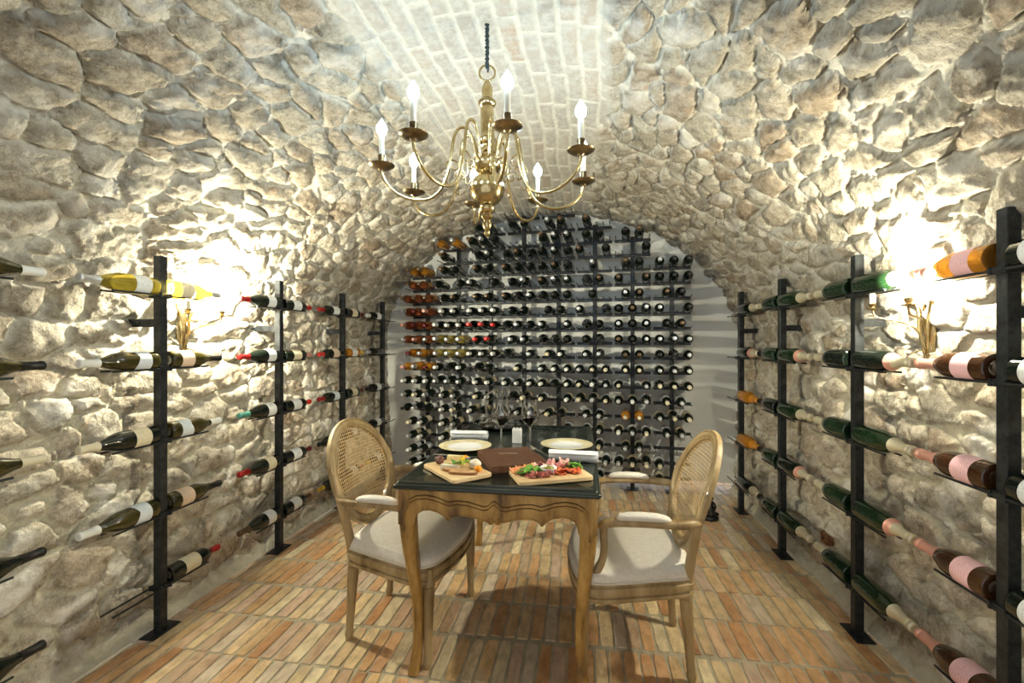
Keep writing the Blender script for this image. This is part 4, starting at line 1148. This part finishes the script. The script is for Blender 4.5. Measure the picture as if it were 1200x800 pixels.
def bread(u, v, rz, z, seed, lab):
    e = empty('bread_slice', (*L(u, v), z), rz, lab, 'bread', g)
    b = MB(); ou = [(a * .055 * (1 + .06 * math.sin(q * 3 + seed)), c * .020) for q in [0] for a, c in [(math.copysign(abs(math.cos(t)) ** .6, math.cos(t)), math.copysign(abs(math.sin(t)) ** .6, math.sin(t))) for t in [2 * PI * j / 28 for j in range(28)]]]
    b.loft([[(x * .93, y * .9, .0005) for x, y in ou], [(x * .93, y * .9, .0105) for x, y in ou]]); b.obj('crumb', FM['bread'], e, 40)
    b = MB(); b.loft([[(x * .935, y * .91, 0.0003) for x, y in ou], [(x, y, .001) for x, y in ou], [(x, y, .009) for x, y in ou], [(x * .935, y * .91, .0102) for x, y in ou]], cap0=False, cap1=False); b.obj('crust', FM['rind'], e, 40)
bread(.040, -.022, BLR + .75, ZB, 1, 'brown bread slice just below the salad leaves')
bread(.088, -.018, BLR + .80, ZB, 2, 'brown bread slice nearest the board front corner')
for j, (u, v, rd, mm, z, nm, lab) in enumerate([(.010, -.005, .020, 'leaf', .02, 'salad_leaf', 'dark green salad leaf on pale cheese slab'), (.030, .010, .018, 'pale_leaf', .022, 'salad_leaf', 'yellow-green frilly salad leaf over the bread'),
        (.015, .030, .018, 'leaf', .018, 'salad_leaf', 'green salad leaf beside the white soft cheese'), (-.020, .058, .018, 'pale_leaf', .012, 'salad_leaf', 'pale frilly leaf behind the yellow cheese'),
        (.010, .022, .011, 'petal', .034, 'flower_petal', 'yellow petal on top of the salad'), (-.005, .050, .014, 'violet', .026, 'flower_petal', 'violet-grey petal behind the salad'), (.035, .035, .016, 'pale_leaf', .024, 'salad_leaf', 'light green leaf at the right of salad')]):
    tag(put(sheet(nm, FM[mm], rd, j, .9, 1.2), L(u, v), ZB + z, j * 1.3, .2 * math.sin(j), .2), lab, 'garnish', g)
# meat board  (u along the board from left to right)
g = 'food on the cold cut board'
for j, (u, v) in enumerate([(-.125, .035), (-.095, .050), (-.065, .055)]):
    tag(put(sheet('salmon_slice', FM['salmon'], .026, j + 3, .9, 1.3, .003), R(u, v), ZB + .001, j), 'folded orange salmon slice, ' + ['at the far left of cold cut board', 'second from board left end', 'third from board left end'][j], 'fish', g)
for j, (u, v, z, rz) in enumerate([(-.105, .000, .006, .3), (-.080, -.005, .014, 1.2), (-.060, .010, .010, 2.6)]):
    tag(put(sheet('basil_leaf', FM['leaf'], .027, j + 20, .5, 1.5, .001, fold=.25), R(u, v), ZB + z, rz, .1, -.1), 'green basil leaf on the left of cold cut board, ' + ['leftmost', 'middle', 'rightmost'][j], 'garnish', g)
for j in range(6):
    u, v = -.095 + j * .017, -.048 + .004 * math.sin(j * 2)
    tag(put(sheet('salami_slice', FM['salami'], .018, j + 40, .7, 1.1, .0018, fold=.6), R(u, v), ZB + .001 + .002 * (j % 3), j * .9, .25, .1), 'folded pink salami slice in the front left heap, ' + ordn[min(j, 4)] + (' from left' if j < 5 else ' rank and nearest the bowl'), 'cold cut', g)
for j in range(4):
    u, v = -.050 + j * .019, .060 - .006 * (j % 2)
    tag(put(sheet('bresaola_slice', FM['bresaola' if j % 2 == 0 else 'ham'], .022, j + 60, 1.0, 1.1, .0018), R(u, v), ZB + .002 + .002 * j, j, .2), ['dark', 'pale pink', 'dark', 'pale pink'][j] + ' ruffled meat slice behind the olive bowl, ' + ordn[j] + ' from left', 'cold cut', g)
# bowl with olives
bw = tag(put(MB().lathe([(0, 0), (0, .016), (.003, .018), (.012, .027), (.024, .033), (.0265, .0335), (.0265, .0315), (.014, .026), (.006, .017), (.005, 0)], 40).obj('dip_bowl', M['porcelain'], None, 50), R(-.012, -.012), ZB), 'small white bowl of olives on the cold cut board', 'bowl')
k = 0
for rr, n_, z in ((.0, 1, .0075), (.0125, 6, .0085), (.006, 3, .018), (.0185, 9, .0155), (.0, 1, .0255)):
    for j in range(n_):
        a = 2 * PI * j / n_ + rr * 99
        cxy = R(-.012, -.012)
        k += 1
        tag(put(blob('olive', FM['olive'], (.0058, .0050, .0050), k, .05, 2), (cxy[0] + rr * math.cos(a), cxy[1] + rr * math.sin(a)), ZB + z, a), 'green olive heaped in the small white bowl', 'olive', 'olives in the white bowl')
for j in range(5):
    u, v = .030 + j * .017, -.030 + .022 * (j % 2)
    tag(put(sheet('ham_slice' if False else 'chorizo_slice', FM['chorizo'], .021, j + 80, .6, 1.15, .003), R(u, v), ZB + .002 + .004 * (j % 3), j * 1.1, .25 * math.sin(j), .15), 'red chorizo slice right of the olive bowl, ' + ordn[j] + ' from left', 'cold cut', g)
for j in range(3):
    u, v = .030 + j * .022, .045 + .004 * j
    tag(put(sheet('ham_slice', FM['ham'], .027, j + 90, 1.1, 1.2, .002, fold=.3), R(u, v), ZB + .004 + .003 * j, j * .8, .35), 'folded pink ham slice before the right napkin, ' + ordn[j] + ' from left', 'cold cut', g)
for j in range(4):
    u, v = .095 + (j % 2) * .025, .022 + (j // 2) * .022
    tag(put(sheet('lettuce_leaf', FM['leaf'], .022, j + 110, .9, 1.2, .001), R(u, v), ZB + .003 + .002 * j, j, .2, .1), 'green lettuce leaf at the right end of board, ' + ['front left', 'front right', 'back left', 'back right'][j], 'garnish', g)

# menu book
mk = empty('menu_book', (-.303, 1.998, TZ), math.radians(-66), 'brown leather menu folder lying in the middle of the table', 'menu')
b = MB(); b.box((0, 0, .0275), (.305, .245, .005), bev=.0015); b.box((0, 0, .0025), (.305, .245, .005), bev=.0015)
b.sweep([(-.152, .1215, .015), (.152, .1215, .015)], .0148, .004, n=10, up=(0, 0, 1)) if False else b.box((0, -.1205, .015), (.305, .004, .026), bev=.001)
b.obj('leather_cover', M['leather'], mk, 30)
MB().box((.004, .004, .015), (.285, .225, .0196)).obj('pages', M['paper'], mk, 30)
MB().box((-.1505, 0, .015), (.004, .241, .026), bev=.001).obj('leather_edge', M['leather'], mk, 30)
MB().box((.1505, 0, .015), (.004, .241, .026), bev=.001).obj('leather_edge', M['leather'], mk, 30)
MB().box((0, .1205, .015), (.297, .004, .026), bev=.001).obj('leather_edge', M['leather'], mk, 30)
b = MB(); r = random.Random(3)
# faded, unreadable embossed line across the cover
rx_ = Matrix.Rotation(math.radians(66 + 8), 3, 'Z')
for j in range(14):
    if j == 4: continue
    h = .0022 + .0022 * r.random(); c0 = (j - 7) * .0062
    pts = [Vector((c0 - .002, -h, 0)), Vector((c0, h, 0)), Vector((c0 + .0018, -h * .3, 0)), Vector((c0 + .0035, -h, 0))]
    b.sweep([rx_ @ p + Vector((-.045, .0, .0303)) for p in pts], .0011, .0005, n=5)
b.obj('embossed_line', M['emboss'], mk, 0)

def wine_glass(x, y, label):
    t = empty('wine_glass', (x, y, TZ), 0, label, 'glass', 'stemmed glasses of red wine')
    outer = [(0, .036), (.0015, .037), (.003, .030), (.006, .012), (.012, .005), (.03, .0036), (.09, .0036), (.104, .0045), (.112, .010), (.122, .022), (.138, .036), (.155, .0445), (.172, .0465), (.19, .0455), (.215, .0405), (.243, .0330)]
    inner_ = [(.243, .0322), (.215, .0396), (.19, .0445), (.172, .0455), (.155, .0434), (.138, .0348), (.122, .0205), (.115, .010), (.113, 0)]
    MB().lathe([(0, 0)] + outer + inner_, 48).obj('glass_bowl', M['glass'], t, 60)
    MB().lathe([(.1132, 0), (.1152, .0098), (.1222, .0203), (.1382, .0346), (.1552, .0432), (.1585, .0438), (.1585, 0)], 40).obj('red_wine', M['wine'], t, 50)
wine_glass(-.392, 2.245, 'tall stemmed glass of red wine in front of the decanter')
wine_glass(-.250, 2.285, 'tall stemmed glass of red wine right of the small white holder')
# decanter
dc = empty('decanter', (-.492, 2.765, TZ), 0, 'wide clear glass decanter with a handle at the back of table', 'decanter')
o_ = [(0, .03), (0, .075), (.006, .105), (.018, .128), (.030, .132), (.045, .122), (.065, .092), (.085, .062), (.105, .042), (.13, .030), (.16, .024), (.19, .023), (.22, .029), (.245, .038)]
i_ = [(r_[0] if q else .004, r_[1] - .0032) for q, r_ in enumerate(o_)][::-1]
MB().lathe([(0, 0)] + o_ + i_[:-1] + [(.004, 0)], 56).obj('glass_vessel', M['glass'], dc, 60)
MB().sweep(catmull([(-.027, 0, .205), (-.05, 0, .222), (-.075, 0, .212), (-.088, 0, .175), (-.086, 0, .125), (-.080, 0, .080)], 6), .0052, n=10, up=(0, 1, 0)).obj('handle', M['glass'], dc, 60)
MB().lathe([(.0045, 0), (.0055, .095), (.0165, .1235), (.022, .1275), (.022, 0)], 48).obj('red_wine', M['wine'], dc, 50)
# small white holder with notched top
b = MB(); b.box((0, 0, .038), (.050, .030, .076), bev=.003)
for s_ in (-.017, 0, .017): b.box((s_, 0, .078), (.010, .026, .006), bev=.001)
o = b.obj('paper_holder', M['porcelain'], None, 30); o.location = (-.330, 2.385, TZ)
tag(o, 'small white upright holder standing between the two wine glasses', 'holder')
def knife(x, y, rz, label):
    t = empty('table_knife', (x, y, TZ), rz, label, 'knife', 'table knives')
    MB().sweep([(-.10, 0, .004), (-.06, 0, .0042), (-.01, 0, .0035), (0, 0, .0028)], [.006, .0068, .0045, .004], [.0035, .0038, .0028, .002], n=10).obj('handle', M['steel'], t, 50)
    MB().sweep([(0, 0, .0025), (.03, 0, .0022), (.08, .001, .0018), (.105, .004, .0014), (.112, .006, .001)], [.004, .0085, .009, .006, .001], [.0015, .001, .001, .0008, .0004], n=10).obj('blade', M['steel'], t, 50)
knife(-.585, 2.066, math.radians(-3), 'steel table knife lying between left plate and cheese board')
knife(-.172, 2.165, math.radians(-64), 'steel table knife lying left of the right napkin')

# ------------------------------------------------------------------ figurine and junction box
b = MB()
def sph(c, d, n=16):
    Mx = Matrix.Translation(c) @ Matrix.Diagonal((*d, 1))
    b.lathe([(math.sin(-PI / 2 + PI * j / 10), max(math.cos(-PI / 2 + PI * j / 10), 0) if 0 < j < 10 else 0) for j in range(11)], n, Mx)
b.lathe([(0, 0), (0, .062), (.008, .066), (.022, .064), (.030, .056), (.034, 0)], 24)
sph((0, -.006, .045), (.056, .044, .022)); sph((.034, -.026, .046), (.024, .022, .015)); sph((-.034, -.026, .046), (.024, .022, .015))
sph((0, .004, .088), (.036, .029, .040)); sph((0, -.010, .080), (.030, .026, .028)); sph((.034, -.004, .092), (.014, .017, .030)); sph((-.034, -.004, .092), (.014, .017, .030))
sph((0, .002, .120), (.034, .024, .018)); sph((0, -.002, .158), (.027, .026, .030)); sph((.026, .0, .154), (.006, .007, .012)); sph((-.026, .0, .154), (.006, .007, .012)); sph((0, .002, .188), (.012, .012, .010))
sph((0, -.028, .155), (.005, .006, .007)); sph((.0, -.034, .066), (.020, .012, .009))
o = b.obj('figurine', M['blackstone'], None, 60)
rm = o.modifiers.new('r', 'REMESH'); rm.mode = 'VOXEL'; rm.voxel_size = .0035; rm.use_smooth_shade = True
o.location = (.945, 3.54, -.004); o.rotation_euler = (0, 0, math.radians(12))
tag(o, 'small black seated figurine on the brick floor behind the right chair', 'figurine')
jb = empty('junction_box', (1.328, 2.70, .238), 0, 'small rusty junction box low on the right stone wall', 'socket')
MB().box((0, 0, 0), (.04, .062, .062), bev=.003).obj('case', M['rust'], jb, 30)
MB().lathe([(0, 0), (0, .010), (.003, .010), (.003, 0)], 14, Matrix.Translation((-.020, 0, 0)) @ Matrix.Rotation(-PI / 2, 4, 'Y')).obj('hole_plug', M['darkwood'], jb, 40)

# ------------------------------------------------------------------ camera, world, view
cam = bpy.data.cameras.new('camera'); cam.sensor_width = 36; cam.lens = 533 / 1200 * 36; cam.shift_y = .001
co = bpy.data.objects.new('camera', cam); C.objects.link(co)
co.location = (0, 0, 1.3); co.rotation_euler = (PI / 2, 0, THETA)
cam.clip_start = .02
S.camera = co
w = bpy.data.worlds.new('world'); S.world = w; w.use_nodes = True
w.node_tree.nodes['Background'].inputs[0].default_value = (.95, .98, 1., 1)
w.node_tree.nodes['Background'].inputs[1].default_value = .5  # even fill light, added; comes in by the open, unseen front end
S.view_settings.view_transform = 'Standard'; S.view_settings.look = 'None'
S.view_settings.gamma = 1; S.view_settings.use_curve_mapping = False
S.view_settings.exposure = 1.0
try:
    S.cycles.max_bounces = 10; S.cycles.diffuse_bounces = 6; S.cycles.glossy_bounces = 5; S.cycles.transmission_bounces = 10; S.cycles.transparent_max_bounces = 8
    S.cycles.caustics_refractive = False; S.cycles.caustics_reflective = False
    S.cycles.sample_clamp_indirect = 6
    S.cycles.use_denoising = True
except Exception: pass
